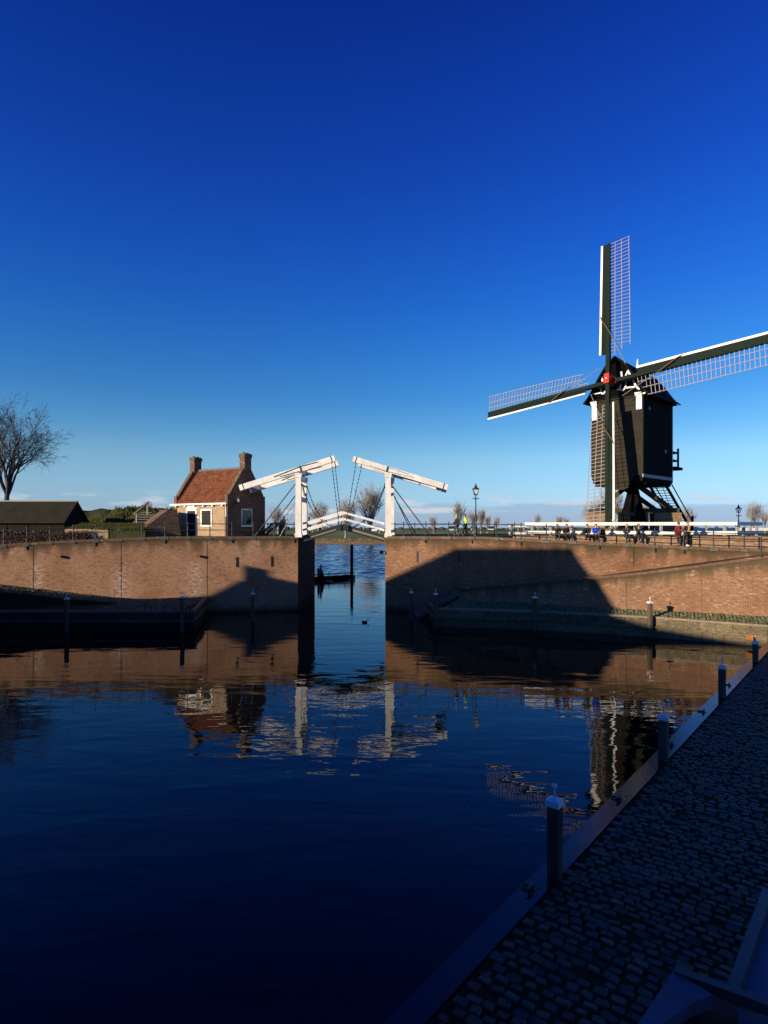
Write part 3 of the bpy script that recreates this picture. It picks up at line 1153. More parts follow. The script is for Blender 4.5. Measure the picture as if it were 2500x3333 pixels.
# stones on the berm (right) and on the left ramp
b = MB()
rr = random.Random(3)
x = 5.6
dirs = []
s = 0.0
for a, c in zip(LW[:5], LW[1:5]):
    a, c = Vector((*a, 0)), Vector((*c, 0))
    d = (c - a).normalized()
    nrm = Vector((d.y, -d.x, 0))
    Ls = (c - a).length
    k = 0
    while k * .2 < Ls:
        w_ = 0.1
        base = a + d * (k * .2)
        lim = base.y - qey(base.x)
        lim = min(4.0, max(0.0, lim * abs(nrm.y)))
        while w_ < lim - .1:
            q = base + nrm * w_ + d * rr.uniform(-.03, .03)
            bz = 1.14 + .26 * max(0.0, 1 - w_ / max(lim, .5))
            if q.y > qey(q.x) + .12:
                b.cur = rr.uniform(.6, 1.35)
                sx, sy, h_ = rr.uniform(.075, .095), rr.uniform(.08, .1), rr.uniform(.06, .11)
                vv = []
                for (zz, k2) in ((bz - .16, 1.0), (bz + h_ * .5, 1.0), (bz + h_, .62)):
                    for (u_, v_) in ((-1, -1), (1, -1), (1, 1), (-1, 1)):
                        pp = q + d * (u_ * sx * k2) + nrm * (v_ * sy * k2)
                        vv.append((pp.x, pp.y, zz))
                b.raw(vv, [(0, 1, 5, 4), (1, 2, 6, 5), (2, 3, 7, 6), (3, 0, 4, 7), (4, 5, 9, 8), (5, 6, 10, 9), (6, 7, 11, 10), (7, 4, 8, 11), (8, 9, 10, 11)])
            w_ += .215
        k += 1
o = b.build('berm_cobbles', M['berm_stone'])
tag(o, kind='stuff')
b = MB()
x = -36.0
while x < -13.5:
    for w_ in [0.15 + .25 * i for i in range(10 if x < -19 else 30)]:
        if rr.random() < .12:
            continue
        y = wl(x) - w_
        if y < 38.95 or (x > -13.2 - (46.6 - y) * -.12):
            continue
        z = (zrp(x) if x < -19 else 1.22)
        b.cur = rr.uniform(.6, 1.3)
        sx, sy, h_ = rr.uniform(.07, .1), rr.uniform(.1, .115), rr.uniform(.03, .07)
        q = (x + rr.uniform(-.03, .03), y)
        vv = []
        for (zz, k2) in ((z - .08, 1.0), (z + h_ * .4, 1.0), (z + h_, .65)):
            for (u_, v_) in ((-1, -1), (1, -1), (1, 1), (-1, 1)):
                vv.append((q[0] + u_ * sx * k2 + v_ * sy * k2 * .25, q[1] + v_ * sy * k2, zz))
        b.raw(vv, [(0, 1, 5, 4), (1, 2, 6, 5), (2, 3, 7, 6), (3, 0, 4, 7), (4, 5, 9, 8), (5, 6, 10, 9), (6, 7, 11, 10), (7, 4, 8, 11), (8, 9, 10, 11)])
    x += .22
tag(b.build('ramp_cobbles', M['berm_stone']), kind='stuff')

# stone stairs from the water up to the ramp
st = thing('stone_stairs', (3.6, 44.5, 0), 'dark stone stairs rising from the water to the foot of the ramp', 'stairs')
ns = 11
for i in range(ns):
    x0 = 2.25 + i * .3
    x1 = x0 + .34
    z = .2 + i * .185
    yb = wr(x0) - .01
    yf = 43.6 - i * .05
    b = MB()
    b.hexa([(x0 + .15, yf, z - .2), (x1 + .15, yf, z - .2), (x1, yb, z - .2), (x0, yb, z - .2),
            (x0 + .15, yf, z), (x1 + .15, yf, z), (x1, yb, z), (x0, yb, z)])
    b.build('step', M['step_stone'], st)
b = MB()
b.prism([(2.55, 43.65, -1.2), (5.6, 43.2, -1.2), (5.6, 43.2, 1.85), (2.55, 43.65, 0.02)], (0, 2.9, 0))
b.build('stair_side', M['wet_wood'], st)

# details on the quay walls
def on_left(x, y):
    n_ = Vector((.225, -1, 0)).normalized()
    return ray_plane(x, y, (-6.9, 48, 0), n_), Vector((1, .225, 0)).normalized(), n_


def on_right(x, y):
    n_ = Vector((-.33, -1, 0)).normalized()
    return ray_plane(x, y, (0.1, 47.978, 0), n_), Vector((1, -.33, 0)).normalized(), n_


for fn, lst, wall in ((on_left, ((771, 1813, 1846), (884, 1810, 1843)), wallL), (on_right, ((1358, 1795, 1829), (1494, 1797, 1831)), wallR)):
    for x, y0, y1 in lst:
        p0, d, n_ = fn(x, y0)
        p1, d, n_ = fn(x, y1)
        b = MB()
        b.bar(p1 + n_ * .012, p0 + n_ * .012, .12, .06, up=n_)
        b.build('wall_anchor', M['iron'], wall)
for x in (108, 394, 674):
    p0, d, n_ = on_left(x, 1790)
    b = MB()
    X = p0.x
    b.box((X, wl(X) - .004, (zl(X) - .25 + .3) / 2), (.022, .014, zl(X) - .25 - .3), (d, n_, (0, 0, 1)))
    b.build('expansion_joint', M['joint_dark'], wallL)
for x in (2062,):
    p0, d, n_ = on_right(x, 1800)
    b = MB()
    b.box((p0.x, wr(p0.x) - .004, zr(p0.x) - .9), (.035, .014, 1.4), (d, n_, (0, 0, 1)))
    b.build('expansion_joint', M['iron'], wallR)
for x in (2038, 2283):
    k = (x - 1250) / F
    Y = 37.0
    for _ in range(30):
        Y = lwy(k * Y)
    X = k * Y
    for wd, mm, pr in ((.03, 'iron', .008),):
        b = MB()
        b.box((X, Y - .006, (1.2 + lz(X) - .2) / 2), (wd, .016, lz(X) - .2 - 1.2), (Vector((1, -.5, 0)).normalized(), Vector((.5, 1, 0)).normalized(), (0, 0, 1)))
        b.build('expansion_joint', M['joint'], wallC)
for x, y in ((203, 1812), (655, 1811)):
    p0, d, n_ = on_left(x, y)
    b = MB()
    b.lathe(p0 - n_ * .1, [(.1, 0), (.1, .26), (.07, .27), (.07, .12)], 10, n_)
    b.build('drain_pipe', M['iron'], wallL, True)
    b = MB()
    b.box(p0 + d * -.28 + n_ * .008, (.34, .02, .1), (d, n_, (0, 0, 1)))
    b.build('rust_streak_brick', M['rust'], wallL)
t = thing('floodlight', (0.0, 48.2, 4.75), 'small round black floodlight on the corner of the right channel wall', 'lamp')
b = MB()
b.lathe((-.16, -.16, -.1), [(.06, 0), (.16, .04), (.18, .2), (.15, .22)], 12, (-.3, -1, .1))
local('lamp_housing', b.data('lamp_housing', M['tar_black'], True), t)
b = MB()
b.bar((-.12, -.1, -.1), (.1, .05, .05), .05, .05)
local('bracket', b.data('bracket', M['iron']), t)

# a few dead leaves floating near the quay
rr = random.Random(55)
b = MB()
for k in range(70):
    e_, p_ = rr.uniform(-8, 20), -rr.uniform(.6, 5.5) ** 1.0
    q = quay_pt(e_, p_)
    s_ = rr.uniform(.02, .05)
    a = rr.uniform(0, 6.28)
    c1, s1 = math.cos(a) * s_, math.sin(a) * s_
    b.face([(q.x - c1, q.y - s1, .006), (q.x + s1 * .5, q.y - c1 * .5, .010), (q.x + c1, q.y + s1, .006), (q.x - s1 * .5, q.y + c1 * .5, .010)])
tag(b.build('floating_leaves', M['leaf']), kind='stuff')


# ------------------------------------------------------------------ box-projected UV for brick solids
def box_uv(o):
    me = o.data
    ul = me.uv_layers.get('UVMap') or me.uv_layers.new(name='UVMap')
    for p in me.polygons:
        n = p.normal
        if abs(n.z) < .75:
            tx = Vector((-n.y, n.x, 0)).normalized()
            for li in p.loop_indices:
                q = me.vertices[me.loops[li].vertex_index].co
                ul.data[li].uv = (q.dot(tx), q.z)
        else:
            for li in p.loop_indices:
                q = me.vertices[me.loops[li].vertex_index].co
                ul.data[li].uv = (q.x, q.y)
    return o


UP = Vector((0, 0, 1))
# ------------------------------------------------------------------ the brick house beside the bridge
HA = Vector((-.875, .485, 0)).normalized()      # along the front, to the left
HB = Vector((.485, .875, 0)).normalized()       # along the gable, away
HO = Vector((-12.9, 49.5, 0))
HL, HWD = 6.28, 4.63
G0 = 5.9
house = thing('brick_house', (HO.x, HO.y, G0), 'small brick house with orange pantile roof and two end chimneys', 'house')


def hp(a, b_, z):
    return HO + HA * a + HB * b_ + UP * z


def hbox(mb, a0, a1, b0, b1, z0, z1):
    return mb.hexa([hp(a1, b0, z0), hp(a0, b0, z0), hp(a0, b1, z0), hp(a1, b1, z0),
                    hp(a1, b0, z1), hp(a0, b0, z1), hp(a0, b1, z1), hp(a1, b1, z1)])


mb = MB()
hbox(mb, .3, HL - .3, 0, HWD, G0, 8.62)
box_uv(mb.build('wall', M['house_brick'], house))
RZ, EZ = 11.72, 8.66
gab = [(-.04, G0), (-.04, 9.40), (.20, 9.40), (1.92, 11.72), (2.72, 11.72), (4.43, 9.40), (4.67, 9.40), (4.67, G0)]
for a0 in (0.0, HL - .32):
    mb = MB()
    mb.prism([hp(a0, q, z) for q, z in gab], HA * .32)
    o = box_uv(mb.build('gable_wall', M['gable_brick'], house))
    mb = MB()
    ca = a0 - .1 if a0 == 0 else a0 - .12
    hbox(mb, ca, ca + .56, 1.9, 2.74, 11.5, 12.62)
    hbox(mb, ca - .03, ca + .59, 1.87, 2.77, 12.62, 12.72)
    hbox(mb, ca - .06, ca + .62, 1.84, 2.80, 12.72, 12.93)
    hbox(mb, ca - .02, ca + .58, 1.88, 2.76, 12.93, 13.0)
    c = box_uv(mb.build('chimney', M['gable_brick'], house))
    for s_ in (2.1, 2.54):
        m2 = MB()
        m2.lathe(hp(ca + .28, s_, 12.98), [(.12, 0), (.11, .1), (.13, .12), (.09, .13)], 8)
        m2.build('chimney_pot', M['ridge_tile'], c, True)
    # sloping coping on the gable edge
    for sgn in (0, 1):
        q0, q1 = ((.20, 9.40), (1.92, 11.72)) if sgn == 0 else ((4.43, 9.40), (2.72, 11.72))
        m2 = MB()
        m2.bar(hp(a0 + .16, q0[0], q0[1] + .03), hp(a0 + .16, q1[0], q1[1] + .03), .36, .07, UP)
        box_uv(m2.build('gable_coping', M['coping'], o))
# pantile slopes
for side in (0, 1):
    mb = MB()
    ncol, nrow = 27, 13
    y0, y1 = (-.14, 2.315) if side == 0 else (HWD + .14, 2.315)
    z0, z1 = EZ - .06, RZ
    rr = random.Random(11 + side)
    pitch = (HL - .64) / ncol
    nrm = Vector((0, 0, 0)) + (HB * -(z1 - z0) * (1 if side == 0 else -1) + UP * abs(y1 - y0)).normalized()
    for i in range(nrow):
        t0, t1 = i / nrow, (i + 1.12) / nrow
        for j in range(ncol):
            mb.cur = rr.choice([.8, .92, 1.0, 1.0, 1.05, 1.15]) * rr.uniform(.93, 1.06)
            a_ = .32 + j * pitch
            prof = [(0, .0), (.25, -.02), (.5, -.005), (.75, .058), (1.02, .03)]
            for (f0, h0), (f1, h1) in zip(prof, prof[1:]):
                pts = []
                for (fx, hh, tt, lift) in ((f0, h0, t0, .035), (f1, h1, t0, .035), (f1, h1, t1, .0), (f0, h0, t1, .0)):
                    pts.append(hp(a_ + fx * pitch, y0 + (y1 - y0) * min(tt, 1.0), z0 + (z1 - z0) * min(tt, 1.0)) + nrm * (hh + lift + .03))
                mb.face(pts)
            # butt end of the tile
            mb.face([hp(a_, y0 + (y1 - y0) * t0, z0 + (z1 - z0) * t0) + nrm * .0, hp(a_ + pitch, y0 + (y1 - y0) * t0, z0 + (z1 - z0) * t0) + nrm * .0,
                     hp(a_ + pitch, y0 + (y1 - y0) * t0, z0 + (z1 - z0) * t0) + nrm * .06, hp(a_, y0 + (y1 - y0) * t0, z0 + (z1 - z0) * t0) + nrm * .06])
    mb.build('roof_tiles', M['tile'], house)['kind'] = 'stuff'
mb = MB()
mb.prism([hp(.3, -.1, 8.55), hp(.3, 2.315, RZ - .04), hp(.3, HWD + .1, 8.55)], HA * (HL - .6))
mb.build('roof', M['slate'], house)
mb = MB()
for j in range(16):
    a0 = .34 + j * (HL - .68) / 16
    mb.tube([hp(a0, 2.315, RZ + .04), hp(a0 + (HL - .68) / 16 + .02, 2.315, RZ + .055)], [.13, .115], 8)
mb.build('ridge_tiles', M['ridge_tile'], house)
# white eaves board, gutter and brackets, down pipe
mb = MB()
hbox(mb, -.02, HL + .3, -.26, -.04, 8.56, 8.70)
g = mb.build('gutter', M['white'], house)
for k in range(6):
    mb = MB()
    hbox(mb, .45 + k * 1.08, .57 + k * 1.08, -.2, -.003, 8.42, 8.56)
    mb.build('gutter_bracket', M['white'], g)
mb = MB()
mb.tube([hp(.14, -.14, 8.55), hp(.14, -.07, 8.3), hp(.14, -.07, 7.55)], .05, 8)
mb.build('white_downpipe', M['white'], house)
mb = MB()
mb.tube([hp(.12, -.07, 7.55), hp(.12, -.07, 5.95)], .055, 8)
mb.build('downpipe', M['iron'], house)


def h_uv(x, y):
    p = ray_plane(x, y, HO, HB)
    d = p - HO
    return d.dot(HA), p.z


def framed(name, a0, a1, z0, z1, fw, pane_m, on_gable=False, sill=False, nopane=False):
    """white frame with a pane, proud of the wall"""
    def bx(m_, u0, u1, w0, w1, d0, d1):
        if on_gable:
            # gable plane: u runs along HB, d goes outwards along -HA
            c = [HO + HB * u + HA * -d + UP * w for (u, d, w) in
                 ((u0, d1, w0), (u1, d1, w0), (u1, d0, w0), (u0, d0, w0), (u0, d1, w1), (u1, d1, w1), (u1, d0, w1), (u0, d0, w1))]
        else:
            c = [HO + HA * u + HB * -d + UP * w for (u, d, w) in
                 ((u1, d1, w0), (u0, d1, w0), (u0, d0, w0), (u1, d0, w0), (u1, d1, w1), (u0, d1, w1), (u0, d0, w1), (u1, d0, w1))]
        m_.hexa(c)
    b_ = MB()
    bx(b_, a0, a0 + fw, z0, z1, -.05, .05)
    bx(b_, a1 - fw, a1, z0, z1, -.05, .05)
    bx(b_, a0 + fw, a1 - fw, z1 - fw, z1, -.05, .048)
    if name != 'door':
        bx(b_, a0 + fw, a1 - fw, z0, z0 + fw, -.05, .048)
    f_ = b_.build(name + '_frame' if name == 'door' else name, M['white'], house)
    b_ = MB()
    bx(b_, a0 + fw, a1 - fw, z0 + (0 if name == 'door' else fw), z1 - fw, -.05, .015)
    pn = b_.build('door_leaf' if name == 'door' else 'pane', pane_m, f_)
    return f_, bx


u1, z1 = h_uv(607, 1658)
u0, z0 = h_uv(641, 1658)
zt = (z1 + z0) / 2
f_, bx = framed('door', u0, u1, 5.93, zt, .13, M['shutter'])
b_ = MB()
bx(b_, u0 + .16, u0 + .2, 6.85, 7.0, .015, .07)
b_.build('handle', M['iron'], f_)
b_ = MB()
bx(b_, u0 + .02, u1 - .02, zt + .06, zt + .3, -.05, .02)
b_.build('lintel_plate', M['white'], house)
w1, z1 = h_uv(654, 1657)
w0, z0 = h_uv(691, 1714)
f_, bx = framed('window', w0, w1, z0, h_uv(672, 1657)[1], .13, M['shutter'])
for zz in (z0 + .35, z1 - .4):
    for uu in (w0 - .03, w1 - .06):
        b_ = MB()
        bx(b_, uu, uu + .09, zz, zz + .05, .05, .075)
        b_.build('hinge', M['iron'], f_)
b_ = MB()
uu, zz = h_uv(645, 1684)
bx(b_, uu - .12, uu + .12, zz - .06, zz + .06, 0, .02)
b_.build('number_plate', M['white'], house)
gp = lambda x, y: ray_plane(x, y, HO, HA)
p0, p1 = gp(785, 1712), gp(820, 1657)
g0, g1 = (p0 - HO).dot(HB), (p1 - HO).dot(HB)
f_, bx = framed('gable_window', g0, g1, p0.z, p1.z, .09, M['glass'], True)
b_ = MB()
bx(b_, g0 - .03, g1 + .03, p0.z - .07, p0.z - .002, -.05, .09)
b_.build('sill', M['white'], f_)
for z in (7.4, 8.3):
    b_ = MB()
    bx(b_, .5, .8, z, z + .05, 0, .05)
    b_.build('wall_tie', M['iron'], house)


def lantern(parent, o, s_=1.0, prefix=''):
    """four-sided tapered street lantern, bottom centre at o"""
    o = Vector(o)
    hb, ht, hh = .11 * s_, .22 * s_, .48 * s_
    b_ = MB()
    c = [(-hb, -hb), (hb, -hb), (hb, hb), (-hb, hb)]
    d = [(-ht, -ht), (ht, -ht), (ht, ht), (-ht, ht)]
    for k in range(4):
        b_.bar(o + Vector((*c[k], 0)), o + Vector((*d[k], hh)), .03 * s_, .03 * s_)
        k2 = (k + 1) % 4
        b_.bar(o + Vector((*c[k], 0)), o + Vector((*c[k2], 0)), .03 * s_, .03 * s_)
        b_.bar(o + Vector((*d[k], hh)), o + Vector((*d[k2], hh)), .04 * s_, .04 * s_)
    local('lantern_frame', b_.data('lantern_frame', M['iron']), parent)
    b_ = MB()
    q = .93
    for k in range(4):
        k2 = (k + 1) % 4
        b_.face([o + Vector((c[k][0] * q, c[k][1] * q, .01)), o + Vector((c[k2][0] * q, c[k2][1] * q, .01)),
                 o + Vector((d[k2][0] * q, d[k2][1] * q, hh)), o + Vector((d[k][0] * q, d[k][1] * q, hh))])
    local('lantern_glass', b_.data('lantern_glass', M['clear_glass']), parent)
    b_ = MB()
    b_.lathe(o, [(.035 * s_, .02), (.03 * s_, .3 * s_), (.012 * s_, .33 * s_)], 8)
    local('lamp_bulb', b_.data('lamp_bulb', M['lamp_glass'], True), parent)
    b_ = MB()
    b_.lathe(o + UP * hh, [(.31 * s_, 0), (.24 * s_, .06 * s_), (.12 * s_, .14 * s_), (.09 * s_, .17 * s_), (.10 * s_, .24 * s_), (.13 * s_, .26 * s_),
                          (.06 * s_, .32 * s_), (.025 * s_, .36 * s_), (.04 * s_, .40 * s_), (.008 * s_, .5 * s_)], 8)
    local('lantern_roof', b_.data('lantern_roof', M['iron'], True), parent)


m_, t_, bs = nodes_of('lantern_clear_glass')
bs.inputs['Base Color'].default_value = (.8, .85, .88, 1)
bs.inputs['Alpha'].default_value = .35
bs.inputs['Roughness'].default_value = .1
M['clear_glass'] = m_

lw = gp(763, 1625)
t = thing('wall_lantern', (lw.x, lw.y, 0), 'small black lantern on a bracket on the shaded gable of the brick house', 'lamp')
lantern(t, -HA * .45 + UP * (lw.z - .25), .62)
b = MB()
b.bar(-HA * .04 + UP * (lw.z - .45), -HA * .45 + UP * (lw.z - .28), .04, .04)
b.bar(-HA * .04 + UP * (lw.z - .28), -HA * .45 + UP * (lw.z - .28), .035, .035)
local('bracket', b.data('bracket', M['iron']), t)

# ------------------------------------------------------------------ wing wall and wooden stairs left of the house
ww = thing('wing_wall', (-19, 50, 5.9), 'shaded brick wing wall with sloping top beside the wooden dike stairs', 'wall')
mb = MB()
px = [(468, 1748), (468, 1722), (547, 1662), (577, 1662), (590, 1748)]
pl = [ray_plane(x, y, (-17.6, 50.2, 0), Vector((.42, -.9, 0)).normalized()) for x, y in px]
mb.prism(pl, Vector((-1.2, 1.6, .0)))
box_uv(mb.build('brickwork', M['gable_brick'], ww))
mb = MB()
ex = Vector((-1.2, 1.6, 0))
for k in (1, 2):
    a_, c_ = pl[k] + UP * .003, pl[k + 1] + UP * .003
    mb.hexa([a_, c_, c_ + ex, a_ + ex, a_ + UP * .07, c_ + UP * .07, c_ + ex + UP * .07, a_ + ex + UP * .07])
box_uv(mb.build('coping', M['coping_dry'] if 'coping_dry' in M else M['coping'], ww))
stw = thing('wooden_stairs', (-21, 53, 5.9), 'grey wooden stairs with a sloping handrail climbing the grass dike', 'stairs')
s0, s1 = at(446, 1716, 52), at(484, 1668, 55.5)
wd = Vector((.95, .3, 0)) * .62
for i in range(7):
    p = s0.lerp(s1, i / 6)
    b = MB()
    b.box(p, (1.3, .34, .07), (Vector((.95, .3, 0)).normalized(), Vector((-.3, .95, 0)).normalized(), UP))
    b.build('tread', M['concrete'], stw)
for s_ in (-1, 1):
    b = MB()
    b.bar(s0 + wd * s_ - UP * .12, s1 + wd * s_ - UP * .12, .07, .22)
    b.build('stringer', M['oak'], stw)
h0, h1 = at(437, 1673, 52), at(484, 1634, 55.5)
b = MB()
b.bar(h0, h1, .1, .14)
b.build('handrail', M['concrete'], stw)
for fr in (.15, .9):
    q = h0.lerp(h1, fr)
    b = MB()
    b.bar(q, q - UP * 1.1, .1, .1)
    b.build('post', M['concrete'], stw)

# ------------------------------------------------------------------ black shed, hedge, low wall, dike
shed = thing('black_shed', (-34, 58, 5.4), 'long low black shed with dark pitched roof at the left edge', 'shed')
X1, X0 = -29.65, -46.0
b = MB()
b.prism([(X1 - .25, 56.0, 4.4), (X1 - .25, 60.0, 4.4), (X1 - .25, 60.0, 7.15), (X1 - .25, 58.0, 9.0), (X1 - .25, 56.0, 7.15)], (X0 - X1 + .5, 0, 0))
b.build('wall', M['shed_wall'], shed)
for (ya, yb_) in ((55.6, 58.0), (60.4, 58.0)):
    b = MB()
    b.hexa([(X0, ya, 7.05), (X1, ya, 7.05), (X1, yb_, 9.1), (X0, yb_, 9.1), (X0, ya, 7.15), (X1, ya, 7.15), (X1, yb_, 9.2), (X0, yb_, 9.2)])
    b.build('roof_slope', M['slate'], shed)
b = MB()
b.tube([(X0, 58, 9.2), (X1 + .02, 58, 9.2)], .09, 6)
b.build('ridge_cap', M['concrete'], shed)
for k in range(8):
    b = MB()
    b.box((X1 - 1.6 - k * 2.0, 55.985, 6.0), (.05, .03, 2.2))
    b.build('wall_batten', M['tar_black'], shed)

rr = random.Random(21)
b = MB()
for k in range(5200):
    x = rr.uniform(-38, -23.9)
    y = 47.4 + .1 * (x + 30) + rr.uniform(0, .9)
    z = rr.uniform(zl(x), 6.35 + .05 * math.sin(x * 2))
    s_ = rr.uniform(.04, .085)
    v1 = Vector((rr.gauss(0, 1), rr.gauss(0, 1), rr.gauss(0, 1))).normalized() * s_
    v2 = v1.cross(Vector((rr.gauss(0, 1), rr.gauss(0, 1), rr.gauss(0, 1)))).normalized() * s_ * .8
    c = Vector((x, y, z))
    b.cur = rr.choice([.5, .8, 1.0, 1.4])
    b.face([c - v1, c - v2, c + v1, c + v2])
hd = thing('beech_hedge', (-30, 47.6, 5.3), 'clipped brown beech hedge in front of the black shed', 'hedge')
b.build('foliage', mat('beech_leaves', (.13, .055, .028), .9, .5, 3.0, tint=True, c2=(.055, .028, .016)), hd)
b = MB()
for k in range(40):
    x = -37.8 + k * .36
    y = 47.8 + .1 * (x + 30)
    b.tube([(x, y, zl(x) - .2), (x + rr.uniform(-.1, .1), y + .1, 6.2)], [.03, .012], 5)
b.build('stems', M['bark'], hd)
lwl = thing('low_wall', (-21, 48.6, 5.8), 'low brick wall topped with grass between hedge and wing wall', 'wall')
b = MB()
p0, p1 = at(211, 1722, 48.4), at(352, 1722, 48.8)
b.hexa([(p0.x, p0.y, 5.2), (p1.x, p1.y, 5.2), (p1.x, p1.y + .5, 5.2), (p0.x, p0.y + .5, 5.2), p0, p1, (p1.x, p1.y + .5, p1.z), (p0.x, p0.y + .5, p0.z)])
box_uv(b.build('brickwork', M['house_brick'], lwl))
b = MB()
p2, p3 = at(352, 1729, 48.8), at(470, 1729, 50.5)
b.hexa([(p2.x + .02, p2.y, 5.2), (p3.x, p3.y, 5.2), (p3.x, p3.y + .5, 5.2), (p2.x + .02, p2.y + .5, 5.2), (p2.x + .02, p2.y, p2.z), p3, (p3.x, p3.y + .5, p3.z), (p2.x + .02, p2.y + .5, p2.z)])
b.build('dark_board', M['tar'], lwl)
b = MB()
rr = random.Random(9)
gx0, gx1 = p0.x, p1.x + 3
for k in range(2600):
    x = rr.uniform(gx0, gx1)
    y = 48.6 + rr.uniform(0, 2.6)
    z = 6.5 + (y - 48.6) * .18
    h_ = rr.uniform(.06, .2)
    w_ = rr.uniform(.02, .05)
    b.face([(x - w_, y, z - .03), (x + w_, y, z - .03), (x + rr.uniform(-.07, .07), y + rr.uniform(-.05, .05), z + h_)])
tag(b.build('grass_tufts', M['grass']), kind='stuff')
b = MB()
b.hexa([(gx0, 48.85, 5.0), (gx1, 48.85, 5.0), (gx1, 52.5, 5.0), (gx0, 52.5, 5.0), (gx0, 48.85, 6.5), (gx1, 48.85, 6.5), (gx1, 52.5, 7.0), (gx0, 52.5, 7.0)])
tag(b.build('grass_bank', M['grass']), kind='structure')


def grid_mesh(name, x0, x1, y0, y1, nx, ny, fz, m, kind='structure'):
    v = []
    for j in range(ny + 1):
        for i in range(nx + 1):
            x = x0 + (x1 - x0) * i / nx
            y = y0 + (y1 - y0) * j / ny
            v.append((x, y, fz(x, y)))
    f = [(j * (nx + 1) + i, j * (nx + 1) + i + 1, (j + 1) * (nx + 1) + i + 1, (j + 1) * (nx + 1) + i) for j in range(ny) for i in range(nx)]
    mb_ = MB()
    mb_.raw(v, f)
    return tag(mb_.build(name, m, smooth=True), kind=kind)


def dyke_z(x, y):
    # crest height follows the skyline left of the house, falling towards the house
    crest = lerp_tab([(-60, 8.75), (-31, 8.65), (-27.5, 8.5), (-23, 8.3), (-20, 8.1), (-17, 7.2), (-15, 5.5)], x)
    ys = 57.2 if x > -28.8 else (61.5 if x < -30 else 61.5 - (x + 30) * 3.6)
    k = max(0.0, min(1.0, (y - ys) / 8.0))
    k = k * k * (3 - 2 * k)
    w_ = .15 * math.sin(x * 1.7 + y) + .1 * math.sin(x * 3.1 - y * 1.3)
    back = max(0.0, min(1.0, (86 - y) / 10))
    return 5.0 + (crest - 5.0) * k * back + w_ * k * back


grid_mesh('dike', -62, -14, 56.6, 86, 96, 60, dyke_z, M['grass'])
rr = random.Random(33)
for (cx, cy, rx, ry, rz_, n, lab) in ((-30.0, 65.5, 2.4, 1.6, .62, 2200, 'dark green scrub bush on the dike just right of the shed gable'),
                                      (-26.4, 65.0, 2.3, 1.5, .6, 2000, 'mid green scrub bush on the dike in the gap between shed and stairs'),
                                      (-22.9, 64.6, 2.1, 1.5, .5, 1800, 'low yellowish scrub bush on the dike nearest the wooden stairs')):
    cz = dyke_z(cx, cy) - .25
    t = thing('scrub_bush', (cx, cy, cz), lab, 'bush', 'scrub bushes on the dike')
    b = MB()
    for k in range(n):
        d = Vector((rr.gauss(0, 1), rr.gauss(0, 1), rr.gauss(0, 1))).normalized() * rr.uniform(.55, 1.05)
        c = Vector((d.x * rx, d.y * ry, d.z * rz_ + .15 * math.sin(d.x * 9)))
        s_ = rr.uniform(.06, .13)
        v1 = Vector((rr.gauss(0, 1), rr.gauss(0, 1), rr.gauss(0, 1))).normalized() * s_
        v2 = v1.cross(Vector((rr.gauss(0, 1), rr.gauss(0, 1), rr.gauss(0, 1)))).normalized() * s_
        b.face([c - v1, c - v2, c + v1, c + v2])
    local('foliage', b.data('foliage', M['bush']), t)
    b = MB()
    for k in range(9):
        b.tube([(rr.uniform(-.3, .3), rr.uniform(-.3, .3), -.5), (rr.uniform(-1, 1) * rx * .6, rr.uniform(-1, 1) * ry * .6, rz_ * .6)], [.04, .012], 5)
    local('stems', b.data('stems', M['bark']), t)


# ------------------------------------------------------------------ iron railings
def railing(base, label, h_=1.05, brackets=(), nrm=None, group='black iron railings along the quay walls'):
    t = thing('iron_railing', base[0], label, 'railing', group)
    o = Vector(base[0])
    for i, p in enumerate(base):
        p = Vector(p)
        b_ = MB()
        b_.lathe(p - o, [(.055, 0), (.055, .05), (.038, .08), (.036, .44), (.05, .47), (.05, .53), (.036, .56), (.034, h_ - .12), (.045, h_ - .09), (.045, h_ - .03),
                        (.025, h_), (.05, h_ + .05), (.045, h_ + .09), (.01, h_ + .12)], 8)
        local('post', b_.data('post', M['iron'], True), t)
        if i in brackets and nrm is not None:
            b_ = MB()
            q = p - o + Vector(nrm) * .2
            b_.box(q + UP * -.2, (.07, .05, .62), (Vector((1, 0, 0)), Vector((0, 1, 0)), UP))
            b_.bar(q + UP * .08, p - o + UP * .08, .05, .06)
            local('bracket', b_.data('bracket', M['iron']), t)
    for z in (h_ - .06, .5):
        b_ = MB()
        b_.tube([Vector(p) - o + UP * z for p in base], .03, 6)
        local('rail', b_.data('rail', M['iron'], True), t)
    return t


bl = []
for x in (-62, 12, 88, 163, 238, 311, 388, 461, 537, 611, 683, 755, 824, 892, 957):
    k = (x - 1250) / F
    X = k * (49.55 + .16) / (1 - .225 * k)
    bl.append((X, wl(X) + .18, zl(X) - .01))
railing(bl, 'black iron railing on the left quay wall in front of the shed and house', brackets=(2, 5, 8, 11, 14), nrm=(.22, -.97, 0))
br_ = [(.35, 48.12, 5.94)]
x = 1.55
while x < 27:
    br_.append((x, wr(x) + .18, zr(x) - .01))
    x += 1.74
railing(br_, 'black iron railing on the right quay wall in front of the seated people', brackets=(2, 4, 6, 9, 11, 12), nrm=(-.22, -.97, 0))
railing([(.95 + i * 1.72, 52.1 - .06 * i, 5.93) for i in range(8)], 'black iron railing on the far side of the road right of the drawbridge')
railing([(-6.9 - i * 1.6, 52.0, 5.93) for i in range(3)][::-1], 'short black iron railing behind the stay rods left of the drawbridge')
railing([(22.0 + i * 1.3, 34.95 - .7 * i, lz(22 + i * 1.3) - .01) for i in range(4)], 'black iron railing on the ramp wall at the far right edge')

